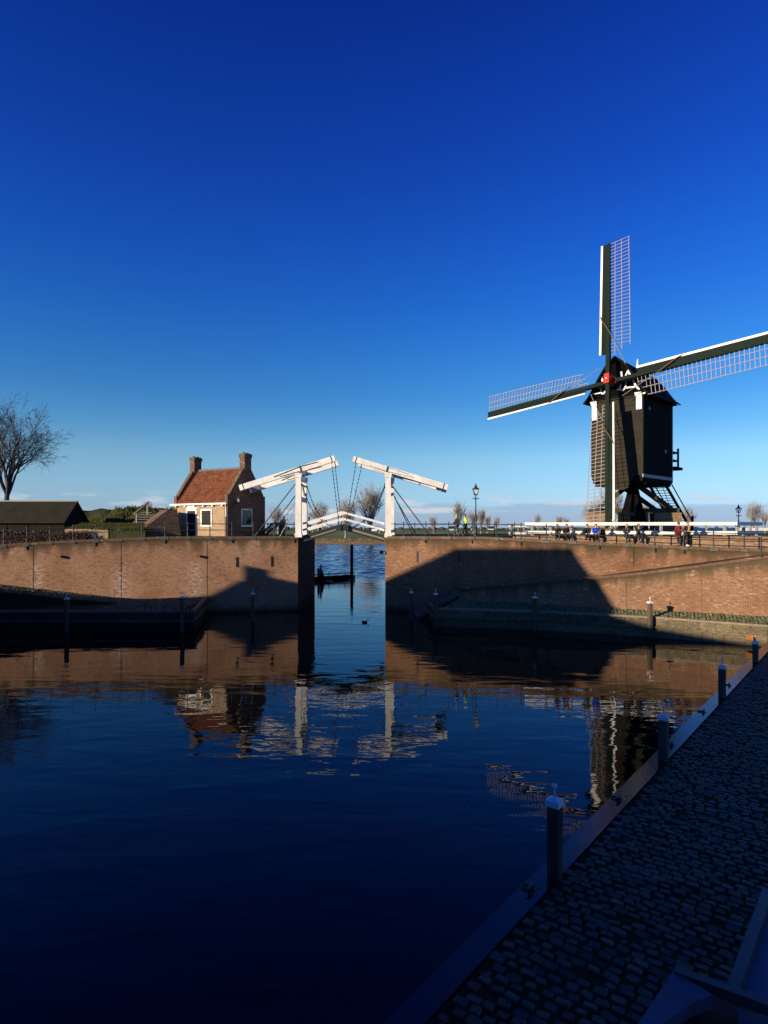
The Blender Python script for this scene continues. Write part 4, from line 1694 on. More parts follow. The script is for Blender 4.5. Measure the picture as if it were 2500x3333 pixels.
# ------------------------------------------------------------------ the white double drawbridge
YN, YF = 48.2, 51.7
bridge = thing('drawbridge', (-3.3, 50, 5.95), 'white wooden double drawbridge with raised balance beams over the channel', 'bridge')


def box_at(name, c, size, m, parent, ax=None):
    b_ = MB()
    b_.box(c, size, ax)
    return b_.build(name, m, parent)


def post(x, y):
    b_ = MB()
    lev = [(5.86, .30), (6.1, .30), (6.2, .235), (10.62, .215), (10.66, .26), (10.72, .27), (10.82, .25), (10.86, .28), (10.98, .28)]
    vv, ff = [], []
    for z, r_ in lev:
        vv += [(x - r_, y - r_, z), (x + r_, y - r_, z), (x + r_, y + r_, z), (x - r_, y + r_, z)]
    for i in range(len(lev) - 1):
        for k in range(4):
            ff.append((i * 4 + k, i * 4 + (k + 1) % 4, i * 4 + 4 + (k + 1) % 4, i * 4 + 4 + k))
    ff.append(tuple(range(len(vv) - 4, len(vv))))
    b_.raw(vv, ff)
    return b_.build('post', M['white'], bridge)


def bb_beam(p, q, y, tail_first):
    p, q = Vector(p), Vector(q)
    b_ = MB()
    d = (q - p).normalized()
    b_.bar(p, q, .34, .46)
    bm = b_.build('balance_beam', M['white'], bridge)
    nz_ = Vector((-d.z, 0, d.x))
    for fr in (.04, .965):
        m2 = MB()
        c = p.lerp(q, fr)
        m2.box(c, (.07, .36, .48), (d, Vector((0, 1, 0)), nz_))
        m2.build('iron_strap', M['iron'], bm)
    # king-post truss rods on the face of the beam
    piv = p.lerp(q, .64)
    m2 = MB()
    f_ = Vector((0, -.185, 0))
    m2.bar(p.lerp(q, .36) + f_ + nz_ * .02, piv + f_ + nz_ * .2, .03, .085, (0, -1, 0))
    m2.bar(piv + f_ + nz_ * .2, p.lerp(q, .82) + f_ + nz_ * .13, .03, .085, (0, -1, 0))
    m2.bar(p.lerp(q, .42) + f_ + nz_ * -.1, piv + f_ + nz_ * -.16, .03, .07, (0, -1, 0))
    m2.bar(piv + f_ - nz_ * .22, piv + f_ + nz_ * .24, .06, .1, (0, -1, 0))
    m2.build('truss_rod', M['iron'], bm)
    return p, q


tips = {}
for side in ('l', 'r'):
    for y in (YN, YF):
        dx = 0.0 if y == YN else (0.0 if side == 'l' else .3)
        if side == 'l':
            post(-6.87, y)
            p, q = bb_beam((-11.6, y, H + 3.20), (-3.95, y, H + 5.58), y, True)
        else:
            post(.33 + dx, y)
            p, q = bb_beam((5.1 + dx, y, H + 3.25), (-2.5 + dx, y, H + 5.54), y, True)
        tips[side, y] = (p, q)
    xo = -6.87 if side == 'l' else .42
    box_at('portal_beam', (xo, (YN + YF) / 2, 10.7), (.3, YF - YN - .56, .36), M['white'], bridge)
    box_at('portal_beam', (xo, (YN + YF) / 2, 10.2), (.12, YF - YN - .5, .14), M['iron'], bridge)
    for y, sg in ((YN, 1), (YF, -1)):
        b = MB()
        b.bar((xo, y + sg * .22, 9.4), (xo, y + sg * 1.0, 10.13), .12, .16)
        b.build('knee_brace', M['white'], bridge)
    # cross timbers tying the two beams: ballast box at the tail, rail at the tip
    pn, qn = tips[side, YN]
    pf, qf = tips[side, YF]
    d = (qn - pn).normalized()
    b = MB()
    b.bar(pn + d * .7 + Vector((0, .17, 0)), pf + d * .7 - Vector((0, .17, 0)), .5, .3, UP)
    b.build('ballast_box', M['white'], bridge)
    b = MB()
    b.bar(pn.lerp(qn, .62) + Vector((0, .17, 0)), pf.lerp(qf, .62) - Vector((0, .17, 0)), .3, .3, UP)
    b.build('pivot_beam', M['white'], bridge)
    b = MB()
    b.bar(pn.lerp(qn, .3) + Vector((0, .17, 0)), pf.lerp(qf, .58) - Vector((0, .17, 0)), .16, .16, UP)
    b.build('diagonal_brace', M['white'], bridge)

# leaves, arched up to the middle
MID = Vector((-3.36, 0, 6.86))
for side in ('l', 'r'):
    x_e = -6.55 if side == 'l' else .02
    sg = 1 if side == 'l' else -1
    e_ = Vector((x_e, 0, 5.9))
    m_ = MID - Vector((.02 * sg, 0, 0))
    yv = lambda y: Vector((0, y, 0))
    npl = 13
    for k in range(npl):
        a_, c_ = e_.lerp(m_, k / npl), e_.lerp(m_, (k + .94) / npl)
        b = MB()
        b.bar((a_ + c_) / 2 + yv(YN + .12), (a_ + c_) / 2 + yv(YF - .12), (c_ - a_).length, .07, (Vector((-(c_ - a_).z, 0, (c_ - a_).x))) * sg)
        b.build('deck_plank', M['oak'], bridge)
    for y in (YN + .2, (YN + YF) / 2, YF - .2):
        b = MB()
        b.bar(e_ + yv(y) - UP * .18, m_ + yv(y) - UP * .18, .16, .26)
        b.build('girder', M['girder'] if 'girder' in M else M['concrete'], bridge)
    b = MB()
    b.bar(e_ + yv(YN + .09) + UP * .0, m_ + yv(YN + .09) + UP * .0, .06, .2)
    b.build('edge_strip', M['iron'], bridge)
    b = MB()
    b.bar(e_ + yv(YN + .08) - UP * .34, e_.lerp(m_, .86) + yv(YN + .08) - UP * .36, .06, .14)
    b.build('tie_rod', M['iron'], bridge)
    b = MB()
    b.box(m_ + yv((YN + YF) / 2 - .06) + Vector((-.26 * sg, 0, -.26)), (.44, YF - YN + .06, .46))
    b.build('meeting_beam', M['iron'], bridge)
    for y in (YN + .1, YF - .1):
        for h_ in (1.0, .48):
            b = MB()
            b.bar(e_ + yv(y) + UP * (h_ + .05), m_ + yv(y) + UP * (h_ + .02), .07, .17)
            b.build('rail', M['white'], bridge)
        for fr in (.12, .5, .9):
            q = e_.lerp(m_, fr) + yv(y + .06)
            b = MB()
            b.bar(q, q + UP * 1.08, .06, .06)
            b.build('rail_post', M['white_grey'] if fr < .8 else M['iron'], bridge)
        # hanger chain from the beam tip, and slack chain from the post
        p, q = tips[side, YN if y < 50 else YF]
        tip = p.lerp(q, .965) - UP * .2
        foot = m_ + yv(y) + Vector((-.25 * sg, 0, .05))
        b = MB()
        nl = 30
        for k in range(nl):
            a_, c_ = tip.lerp(foot, k / nl), tip.lerp(foot, (k + .9) / nl)
            b.bar(a_, c_, .075 if k % 2 else .035, .035 if k % 2 else .075)
        b.build('chain', M['chain'], bridge)
        px_ = (-6.87 if side == 'l' else .33) + .24 * sg
        a_ = Vector((px_, y, 10.2))
        c_ = m_ + yv(y) + Vector((-.75 * sg, 0, -.2))
        pts = []
        for k in range(15):
            f_ = k / 14
            pp = a_.lerp(c_, f_)
            pp.z -= .62 * math.sin(math.pi * f_) ** 1.0 * (1 - .1 * f_)
            pp.x -= .25 * sg * math.sin(math.pi * f_)
            pts.append(pp)
        b = MB()
        for k in range(14):
            for h2 in (0, .5):
                q0, q1 = pts[k].lerp(pts[k + 1], h2), pts[k].lerp(pts[k + 1], h2 + .48)
                b.bar(q0, q1, .085 if h2 else .045, .045 if h2 else .085)
        b.build('slack_chain', M['chain'], bridge)
# stay rods and back braces
for (sx, X0_, X1_, z0, y) in ((-1, -7.1, -10.45, H + 3.6, YN + .1), (-1, -7.1, -10.3, H + 3.5, YF), (-1, -7.1, -8.4, H + 1.65, YN + .1), (-1, -7.1, -9.9, H + 3.0, YF + .3),
                              (1, .58, 3.75, H + 3.5, YN + .1), (1, .85, 2.55, H + 2.8, YF), (1, .85, 2.85, H + 2.75, YF + .2)):
    b = MB()
    b.tube([(X0_, y, z0), (X1_, y + .1, 5.93)], .045, 6)
    b.build('stay_rod', M['white_grey'] if X1_ in (-8.4, -9.9) else M['iron'], bridge)

# boom barrier post seen under the stays
t = thing('boom_barrier', at(915, 1744, 52.6), 'black barrier post with a horizontal arm beside the left bridge tower', 'barrier')
b = MB()
b.box((0, 0, .55), (.32, .3, 1.15))
local('post', b.data('post', M['iron']), t)
b = MB()
b.bar((-.95, 0, 1.05), (.3, 0, 1.1), .16, .18)
local('arm', b.data('arm', M['iron']), t)
for k in (0, 1):
    b = MB()
    b.bar((-1.9 + k * .5, .1, -.0), (-.85 + k * .5, .1, 1.0), .14, .16)
    local('strut', b.data('strut', M['iron']), t)


# ------------------------------------------------------------------ street lamps
def street_lamp(loc, h_, label, s_=1.0):
    t = thing('street_lamp', loc, label, 'street lamp', 'old fashioned street lamps')
    zt_ = h_ - .98 * s_
    b_ = MB()
    b_.lathe((0, 0, 0), [(.17, -.05), (.17, .12), (.13, .16), (.12, .75), (.14, .8), (.09, .86), (.065, 1.0), (.055, zt_ * .62), (.075, zt_ * .63), (.055, zt_ * .65), (.042, zt_ - .35), (.065, zt_ - .3), (.04, zt_ - .26), (.035, zt_)], 12)
    local('pole', b_.data('pole', M['lamp_green'], True), t)
    b_ = MB()
    for sg in (-1, 1):
        pts = [Vector((sg * (.04 + .2 * k / 6), 0, zt_ - .3 + .06 * math.sin(k / 6 * 3.6))) for k in range(7)]
        b_.tube(pts, .022, 6)
        b_.lathe((sg * .24, 0, zt_ - .34), [(.01, 0), (.045, .03), (.045, .06), (.01, .1)], 8)
        b_.tube([(sg * .05, 0, zt_ - .38), (sg * .15, 0, zt_ - .3)], .018, 5)
    local('ladder_bar', b_.data('ladder_bar', M['lamp_green'], True), t)
    lantern(t, (0, 0, zt_), s_)
    return t


M['lamp_green'] = mat('lamp_post_paint', (.012, .024, .02), .45, .2)
street_lamp((7.75, 50.6, 5.9), H + 3.80 - 5.9, 'tall dark street lamp between the two walkers and the white fence', 1.05)
street_lamp(((2404 - 1250) / F * 62, 62, 6.0), H + 78 * 62 / F - 6.0, 'distant street lamp with yellowish lantern at the right edge', .95)

# rough grass and scrub all over the lit face of the dike
rr = random.Random(101)
b = MB()
for k in range(9000):
    x, y = rr.uniform(-33, -17), rr.uniform(58, 67)
    z = dyke_z(x, y)
    h_ = rr.uniform(.08, .32) if rr.random() < .8 else rr.uniform(.3, .6)
    w_ = rr.uniform(.04, .12)
    b.face([(x - w_, y, z - .05), (x + w_, y, z - .05), (x + rr.uniform(-.15, .15), y + rr.uniform(-.1, .1), z + h_)])
tag(b.build('dike_scrub', M['bush']), kind='stuff')

# grey stone blocks in the coping under the railing posts
for pts_, nrm_, wall_ in ((bl[1:], Vector((.2195, -.9756, 0)), wallL), (br_[1:], Vector((-.3134, -.9496, 0)), wallR)):
    d_ = Vector((-nrm_.y, nrm_.x, 0))
    for p_ in pts_[::1]:
        if px_of(p_)[0] < -40 or px_of(p_)[0] > 2560:
            continue
        mb = MB()
        c_ = Vector(p_) + nrm_ * -.085
        mb.box(Vector((c_.x, c_.y, p_[2] - .108)), (random.Random(int(p_[0] * 50)).uniform(.4, .55), .62, .25), (d_, nrm_, UP))
        mb.build('coping_stone', M['grey_stone'], wall_)


# ------------------------------------------------------------------ the post mill
MR = Vector((.682, -.731, 0)).normalized()       # right along the front
MN = Vector((-.731, -.682, 0)).normalized()      # out of the front
FC = Vector((20.59, 53.02, 0))                   # middle of the front wall
MW, ML_ = 2.33, 6.2
mill = thing('windmill', (22.9, 55.1, 6.0), 'black wooden post mill with white-edged sails and red hub', 'windmill')


def mpt(r_, n_, z):
    """r to the right along the front, n outwards from the front, z height"""
    return FC + MR * r_ + MN * n_ + UP * z


def mbox(mb, r0, r1, n0, n1, z0, z1):
    return mb.hexa([mpt(r0, n1, z0), mpt(r1, n1, z0), mpt(r1, n0, z0), mpt(r0, n0, z0),
                    mpt(r0, n1, z1), mpt(r1, n1, z1), mpt(r1, n0, z1), mpt(r0, n0, z1)])


BZ, EZM = 10.95, 18.2        # underside and eaves of the body
mb = MB()
mbox(mb, -MW + .05, MW - .05, -ML_, -.08, BZ - .3, EZM)
mb.build('body', M['tar_black'], mill)
# front boarding with its shaped apron
mb = MB()
nb = 40
apron = [(-2.33, BZ), (-1.75, BZ - .02), (-1.35, BZ - .22), (-1.05, BZ - .75), (-.85, BZ - .98), (.75, BZ - .98), (1.0, BZ - .85), (1.3, BZ - .35), (1.6, BZ + .18), (1.8, BZ + .3), (2.05, BZ + .22), (2.33, BZ)]


def apron_z(r_):
    return lerp_tab(apron, r_)


step = (EZM - (BZ - 1.0)) / nb
rr = random.Random(2)
for k in range(nb):
    z0 = BZ - 1.0 + k * step
    z1 = z0 + step
    mb.cur = rr.uniform(.86, 1.14)
    n_seg = 28
    for i in range(n_seg):
        r0, r1 = -MW + 2 * MW * i / n_seg, -MW + 2 * MW * (i + 1) / n_seg
        a0, a1 = max(z0, apron_z(r0)), max(z0, apron_z(r1))
        if min(a0, a1) >= z1 - .005:
            continue
        a0, a1 = min(a0, z1), min(a1, z1)
        mb.face([mpt(r0, .045, a0), mpt(r1, .045, a1), mpt(r1, .012, z1), mpt(r0, .012, z1)])
        if a0 == z0 and a1 == z0:
            mb.face([mpt(r0, -.02, z0), mpt(r1, -.02, z0), mpt(r1, .045, z0), mpt(r0, .045, z0)])
mb.build('front_boards', M['mill_boards'], mill)
mb = MB()
poly = [(r_, z) for r_, z in apron] + [(MW, BZ + .3), (-MW, BZ + .3)]
mb.prism([mpt(r_, -.005, z) for r_, z in poly], MN * -.09)
mb.build('apron_board', M['tar_black'], mill)
# side boards, vertical
for sg in (1, -1):
    mb = MB()
    for k in range(30):
        n0, n1 = -.02 - (ML_ - .04) * k / 30, -.02 - (ML_ - .04) * (k + .94) / 30
        mbox(mb, sg * MW - .05 * sg if sg > 0 else -MW - .02, sg * MW + .02 if sg > 0 else -MW + .05, n1, n0, BZ + .3, EZM)
    mb.build('side_boards', M['tar_black'], mill)
    mb = MB()
    mbox(mb, MW - .02 if sg > 0 else -MW - .06, MW + .06 if sg > 0 else -MW + .02, -ML_ - .02, .06, BZ + .02, BZ + .3)
    mb.build('side_trim', M['white_grey'], mill)
    mb = MB()
    mbox(mb, MW - .06 if sg > 0 else -MW - .05, MW + .05 if sg > 0 else -MW + .06, -.06, .055, BZ + .02, EZM - .1)
    mb.build('corner_board', M['slate'], mill)
    mb = MB()
    mbox(mb, MW - .1 if sg > 0 else -MW - .05, MW + .05 if sg > 0 else -MW + .1, -ML_ - .06, -ML_ + .06, BZ - .2, EZM)
    mb.build('corner_board', M['white_grey'], mill)
for (fr, z) in ((.2, 17.0), (.75, 13.55)):
    mb = MB()
    mb.lathe(mpt(MW + .02, -ML_ * fr, z), [(.17, 0), (.17, .04), (.1, .045), (.09, .02)], 12, MR)
    mb.build('round_window', M['white_grey'], mill, True)
# floor beams under the body
for k in range(5):
    mb = MB()
    n0 = -.6 - k * 1.25
    mbox(mb, -MW, MW, n0 - .3, n0, BZ - .55, BZ - .29)
    mb.build('floor_beam', M['tar_black'], mill)

# roof: five-sided ogee profile
prof = [(0, 21.75), (.8, 21.12), (1.55, 20.05), (2.15, 19.05), (2.55, 18.45), (2.98, 18.02)]
NF, NB = .35, -ML_ - .35
mb = MB()
rr = random.Random(4)
full = [(-r_, z) for r_, z in reversed(prof)] + prof[1:]
mb.raw([mpt(r_, NF, z) for r_, z in full] + [mpt(r_, NB, z - .55 * (1 - abs(r_) / 3)) for r_, z in full],
       [(i, i + 1, len(full) + i + 1, len(full) + i) for i in range(len(full) - 1)])
mb.raw([mpt(r_, NF, z - .09) for r_, z in full] + [mpt(r_, NB, z - .09 - .55 * (1 - abs(r_) / 3)) for r_, z in full],
       [(i, i + 1, len(full) + i + 1, len(full) + i) for i in range(len(full) - 1)])
roof = mb.build('roof', M['tar_black'], mill)
mb = MB()
for sg in (1, -1):
    for (r0, z0), (r1, z1) in zip(prof, prof[1:]):
        mb.bar(mpt(sg * r0, NF + .02, z0 - .06), mpt(sg * r1, NF + .02, z1 - .06), .06, .16)
mb.build('barge_board', M['tar_black'], roof)
mb = MB()
for sg in (1, -1):
    mb.bar(mpt(sg * 2.95, NF, 17.98), mpt(sg * 2.95, NB, 17.98), .06, .1)
mb.build('eaves_board', M['tar'], roof)
# gable wall
mb = MB()
mb.prism([mpt(r_ * .97, .03, z - .1) for r_, z in full], MN * -.12)
mb.build('gable_boards', M['mill_boards'], mill)
mb = MB()
mb.prism([mpt(r_ * .97, -ML_, z - .65 + .5 * abs(r_) / 3) for r_, z in full], MN * .12)
mb.build('rear_gable', M['tar_black'], mill)
mb = MB()
mbox(mb, -MW - .02, MW + .02, .04, .09, EZM - .05, EZM + .06)
mb.build('storm_ledge', M['tar_black'], mill)
mb = MB()
mb.lathe(mpt(.0, -4.2, 21.25), [(.06, 0), (.05, .25), (.12, .3), (.05, .42), (.14, .55), (.06, .75), (.1, .85), (.02, 1.15)], 8)
mb.build('roof_finial', M['white'], roof, True)

# white ornament on the gable, traced onto the front plane
n_of = .09
pl0 = mpt(0, n_of, 0)


def orn(pts, w=.1, m='white', d=.05):
    mb_ = MB()
    P = [ray_plane(x, y, pl0, MN) for x, y in pts]
    for a_, c_ in zip(P, P[1:]):
        dd = (c_ - a_).normalized() * w * .3
        mb_.bar(a_ - dd, c_ + dd, d, w, UP if abs((c_ - a_).normalized().z) < .9 else MR)
    return mb_.build('ornament', M[m], mill)


s2 = lambda pts: [(1880 + x / 4.879, 1170 + y / 4.879) for x, y in pts]
for pts, w in ((s2([(690, 205), (700, 285)]), .16), (s2([(800, 180), (760, 270)]), .10), (s2([(800, 180), (840, 250)]), .12),
               (s2([(380, 255), (300, 385)]), .12), (s2([(380, 255), (400, 360)]), .12),
               (s2([(690, 390), (670, 445), (690, 485), (725, 485), (760, 450), (770, 375)]), .1),
               (s2([(635, 478), (690, 478)]), .1), (s2([(750, 452), (930, 432)]), .1), (s2([(885, 335), (930, 425), (975, 470)]), .12),
               (s2([(375, 470), (365, 515), (390, 545), (425, 535), (440, 500)]), .1), (s2([(240, 548), (370, 528)]), .1),
               (s2([(245, 490), (222, 535)]), .1), (s2([(205, 570), (170, 608)]), .12), (s2([(1020, 540), (1070, 530)]), .09)):
    orn(pts, w * 1.3)
# corner brackets
for r0, z0, z1 in ((-MW + .28, 16.35, 18.05), (MW - .30, 16.8, 18.25)):
    mb = MB()
    mbox(mb, r0 - .3, r0 + .3, .05, .3, z1 - .1, z1)
    mbox(mb, r0 - .27, r0 + .27, .05, .24, z1 - .3, z1 - .1)
    mbox(mb, r0 - .2, r0 + .28, .05, .2, z0, z1 - .3)
    mbox(mb, r0 - .22, r0 + .3, .05, .23, z0 + .25, z0 + .3)
    mb.build('corner_bracket', M['white'], mill)
mb = MB()
mbox(mb, -.35, .35, .05, .12, 16.6, 17.9)
mb.build('front_hatch', M['slate'], mill)

# windshaft, hub and the four sails
PS, TA, AL = 0.8114, 0.1763, 0.0752
RL = 13.1
r_h = Vector((math.cos(PS), -math.sin(PS), 0))
n_h = Vector((-math.sin(PS), -math.cos(PS), 0))
u_h = -n_h * math.sin(TA) + UP * math.cos(TA)
SA = r_h * math.cos(AL) + u_h * math.sin(AL)
SB = -r_h * math.sin(AL) + u_h * math.cos(AL)
SN = SA.cross(SB).normalized()
if SN.dot(MN) < 0:
    SN = -SN
HUB = Vector((19.52, 51.98, 19.44))
mb = MB()
mb.tube([HUB - SN * 2.6, HUB - SN * .3], [.3, .3], 12)
mb.build('windshaft', M['tar_black'], mill)
mb = MB()
mb.box(HUB + SN * .02, (.46, .9, .98), (SA, SB, SN))
hubo = mb.build('hub', M['red'], mill)
mb = MB()
mb.box(HUB - SN * .48, (.92, .46, .34), (SA, SB, SN))
mb.build('hub_rear_block', M['red'], hubo)
mb = MB()
mb.lathe(HUB + SN * .5, [(.075, 0), (.07, .05), (.03, .07)], 10, SN)
mb.build('hub_bolt', M['white'], hubo)

for d, t_, off in ((SB, SA, .16), (SA, -SB, -.46), (-SB, -SA, .16), (-SA, SB, -.46)):
    o_ = HUB + SN * off

    def sp(s_, w_, h_=0.0):
        return o_ + d * s_ + t_ * w_ + SN * h_

    def tw(s_):
        return R(20) * (1 - (s_ - 2.0) / 11.0) ** 1.3 if s_ < 13 else 0.0

    mb = MB()
    mb.bar(sp(0, 0), sp(4.5, 0), .36, .36, SN, .32, .32)
    mb.bar(sp(4.5, 0), sp(RL, 0), .32, .32, SN, .2, .18)
    sail = mb.build('sail', M['green'], mill)
    # leading boards with twist
    NS = 16
    mb = MB()
    m2 = MB()
    for i in range(NS):
        s0, s1 = 2.3 + (RL - 2.35) * i / NS, 2.3 + (RL - 2.35) * (i + 1) / NS

        def lead(s_, w_):
            b_ = tw(s_) * .8 + R(6)
            return sp(s_, -w_ * math.cos(b_), w_ * math.sin(b_) + .02)

        th = SN * .04
        for (mm, w0, w1) in ((mb, .1, .56), (m2, .565, .74)):
            a_, c_, e_, f_ = lead(s0, w0), lead(s1, w0), lead(s1, w1), lead(s0, w1)
            mm.hexa([a_, c_, e_, f_, a_ + th, c_ + th, e_ + th, f_ + th])
    mb.build('leading_board', M['green'], sail)
    m2.build('white_edge', M['white'], sail)

    def bar_pt(s_, w_):
        b_ = tw(s_)
        return sp(s_, w_ * math.cos(b_), -w_ * math.sin(b_))

    s_ = RL - .12
    k = 0
    W = 1.78
    while s_ > 2.2:
        w_ = W if s_ > 2.95 else (1.12 if s_ > 2.6 else .62)
        mb = MB()
        mb.bar(bar_pt(s_, -.1), bar_pt(s_, w_ + .05), .042, .042, SN)
        mb.build('sail_bar', M['lattice'], sail)
        s_ -= .335
    for (w_, s0) in ((.55, 2.3), (1.12, 2.6), (W, 2.95)):
        mb = MB()
        for i in range(10):
            a_, c_ = s0 + (RL - .1 - s0) * i / 10, s0 + (RL - .1 - s0) * (i + 1) / 10
            mb.bar(bar_pt(a_, w_) + SN * .03, bar_pt(c_, w_) + SN * .03, .042, .04, SN)
        mb.build('sail_lath', M['lattice'], sail)
    # rolled sail cloth lying across the stock, and its rope
    mb = MB()
    pts = [sp(6.3, -.78, .15), sp(5.6, -.5, .3), sp(4.9, -.1, .34), sp(4.2, .25, .3), sp(3.6, .45, .2)]
    mb.tube(pts, [.03, .055, .07, .06, .03], 7)
    mb.build('rolled_sailcloth', M['cloth'], sail)
    mb = MB()
    mb.tube([sp(3.6, .45, .2), sp(1.0, 1.55, .05)], .03, 5)
    mb.build('rope', M['rope'], sail)

# trestle: post, quarter bars, cross trees
MC = Vector((22.9, 55.0, 0))
CA = Vector((.985, -.17, 0)).normalized()
CB = Vector((.17, .985, 0)).normalized()
mb = MB()
mb.tube([MC + UP * 7.2, MC + UP * 9.4, MC + UP * 11.2], [.42, .38, .4], 8)
mb.build('main_post', M['tar_black'], mill)
for ax, zc in ((CA, 8.2), (Vector((-.40, -.915, 0)), 7.8)):
    mb = MB()
    mb.bar(MC - ax * 3.9 + UP * zc, MC + ax * 3.9 + UP * zc, .44, .40)
    mb.build('cross_tree', M['oak_dark'], mill)
    for sg in (-1, 1):
        for off in (-.34, .34):
            side = Vector((-ax.y, ax.x, 0)) * off
            mb = MB()
            mb.bar(MC + ax * sg * 3.2 + side * (1.3 if ax == CA else 1.0) + UP * (zc + .15), MC + ax * sg * .35 + side * .5 + UP * 10.55, .3, .34)
            mb.build('quarter_bar', M['oak_dark'] if ax == CA else M['tar_black'], mill)  # near bars black: their shade is put into the colour
# plain black infill round the post and the near cross tree
mb = MB()
nd = Vector((-.40, -.915, 0)).normalized()
sd_ = Vector((nd.y, -nd.x, 0))
q0 = MC + nd * 3.3
vv = [MC + nd * 3.5 - sd_ * 1.05 + UP * 7.3, MC + nd * 3.5 + sd_ * 1.05 + UP * 7.3, MC - nd * .6 + sd_ * .95 + UP * 7.3, MC - nd * .6 - sd_ * .95 + UP * 7.3,
      MC + nd * .6 - sd_ * .42 + UP * 10.3, MC + nd * .6 + sd_ * .42 + UP * 10.3, MC - nd * .6 + sd_ * .42 + UP * 10.3, MC - nd * .6 - sd_ * .42 + UP * 10.3]
mb.hexa(vv)
mb.build('black_infill', M['tar_black'], mill)
for c, w_, dd, m in ((MC + CA * 2.75, 2.3, 1.6, 'gable_brick'), (MC - CA * 2.85, 2.3, 1.6, 'gable_brick'), (MC - nd * 3.0, 2.0, 1.5, 'gable_brick'), (MC + nd * 2.9, 2.2, 1.4, 'tar_black')):
    mb = MB()
    mb.box(c + UP * (6.88), (w_, dd, 2.2), (CA, CB, UP))
    o = mb.build('brick_pier', M['pier_brick'] if 'brick' in m else M[m], mill)
    box_uv(o)
mb = MB()
mb.lathe(mpt(-.6, .25, BZ - 1.0), [(.2, 0), (.22, .1), (.2, .26), (.1, .3)], 10)
mb.build('white_drum', M['white'], mill, True)
# rear ladder, tail pole and gallery
RT = mpt(.9, -ML_ - .1, BZ - .2)
RB = mpt(1.3, -ML_ - 5.6, 6.3)
lad = MB()
for sg in (-1, 1):
    lad = MB()
    lad.bar(RT + MR * .75 * sg, RB + MR * .75 * sg, .12, .28)
    lad.build('ladder_side', M['tar_black'], mill)
    lad = MB()
    lad.bar(RT + MR * .8 * sg + UP * .95, RB + MR * .8 * sg + UP * .95, .07, .09)
    lad.build('ladder_rail', M['tar_black'], mill)
    lad = MB()
    lad.bar(RB + MR * .8 * sg - UP * .2, RB + MR * .8 * sg + UP * 1.5, .16, .16)
    lad.build('ladder_post', M['tar_black'], mill)
for k in range(19):
    lad = MB()
    p = RT.lerp(RB, (k + .5) / 19)
    lad.box(p, (1.4, .26, .05), (MR, -MN, UP))
    lad.build('ladder_tread', M['oak_dark'], mill)
mb = MB()
mb.bar(mpt(0, -1.0, BZ - .6), mpt(.2, -ML_ - 6.6, 7.0), .34, .36, UP, .24, .24)
mb.build('tail_pole', M['tar_black'], mill)
mb = MB()
mb.tube([mpt(1.2, -ML_, BZ + .2), mpt(.3, -ML_ - 6.3, 7.1)], .03, 5)
mb.build('brace_rope', M['rope'], mill)
mb = MB()
mbox(mb, -.8, 2.6, -ML_ - 1.8, -ML_, 12.05, 12.3)
gal = mb.build('gallery_floor', M['tar_black'], mill)
for r_ in (-.7, 2.3):
    mb = MB()
    mbox(mb, r_ - .07, r_ + .07, -ML_ - 1.55, -ML_ - 1.38, 12.3, 14.1)
    mb.build('gallery_post', M['tar_black'], gal)
for z in (12.85, 13.6):
    mb = MB()
    mbox(mb, 2.26, 2.34, -ML_ - 1.37, -ML_, z, z + .14)
    mbox(mb, -.62, 2.22, -ML_ - 1.5, -ML_ - 1.42, z, z + .14)
    mb.build('gallery_rail', M['tar_black'], gal)

# ------------------------------------------------------------------ low wall and white fences in front of the mill
lowall = thing('low_wall', (18, lowy(18), 5.5), 'low brick seat wall running along the walkway in front of the mill', 'wall')
P = [(10.0, lowy(10.0)), (60, lowy(60))]
put(wall_slab('brickwork', P, lambda p: zr(p.x) - .4, lambda p: 5.96 + (.03 if p.x > 14 else 0), M['low_brick'], .4), lowall)
put(wall_slab('coping', [(x, y - .03) for x, y in P], lambda p: 5.965 + (.03 if p.x > 14 else 0), lambda p: 6.03 + (.03 if p.x > 14 else 0), M['coping'], .46), lowall)


def plank_fence(posts, rails, label, zg, pm='concrete', rm='white', loc=None):
    t = thing('plank_fence', loc or (posts[0][0], posts[0][1], zg), label, 'fence', 'white plank fences by the mill')
    for (x, y) in posts:
        b_ = MB()
        b_.box((x, y + .12, zg + .42), (.17, .15, 1.0))
        b_.build('post', M[pm], t)
    for (x0, y0), (x1, y1), z, h_ in rails:
        b_ = MB()
        b_.bar((x0, y0, z), (x1, y1, z), .06, h_)
        b_.build('rail', M[rm], t)
    return t


fy = lambda x: 50.6 - .31 * x


def fx(px):
    k = (px - 1250) / F
    return k * 50.6 / (1 + .31 * k)


posts = [(fx(p), fy(fx(p))) for p in (1733, 1793, 1860, 1926, 1992, 2070, 2154, 2225, 2300, 2362)]
rails = []
for z, cuts in ((H + .30, (1708, 1820, 2012, 2208, 2395)), (H - .36, (1711, 1860, 2020, 2250, 2395))):
    for a_, c_ in zip(cuts, cuts[1:]):
        rails.append(((fx(a_), fy(fx(a_))), (fx(c_) - .015, fy(fx(c_))), z, .24))
plank_fence(posts, rails, 'long white two-rail plank fence between the seat wall and the mill', 5.95)
xe = fx(2398)
d_ = Vector((.75, .66, 0))
plank_fence([(xe + d_.x * s_, fy(xe) + d_.y * s_) for s_ in (.3, 1.6, 3.0, 4.4)],
            [((xe, fy(xe)), (xe + d_.x * 5.5, fy(xe) + d_.y * 5.5), z, .27) for z in (H + .30, H - .36)],
            'shaded grey return of the plank fence at the right edge', 5.95, rm='white')
plank_fence([(at(x, 1718, 53).x, 53) for x in (1663, 1686, 1706)],
            [((at(1655, 1718, 53).x, 52.85), (at(1712, 1718, 53).x, 52.85), z, .26) for z in (H + .18, H - .5)],
            'short white plank fence at the left end, near the street lamp', 5.95)
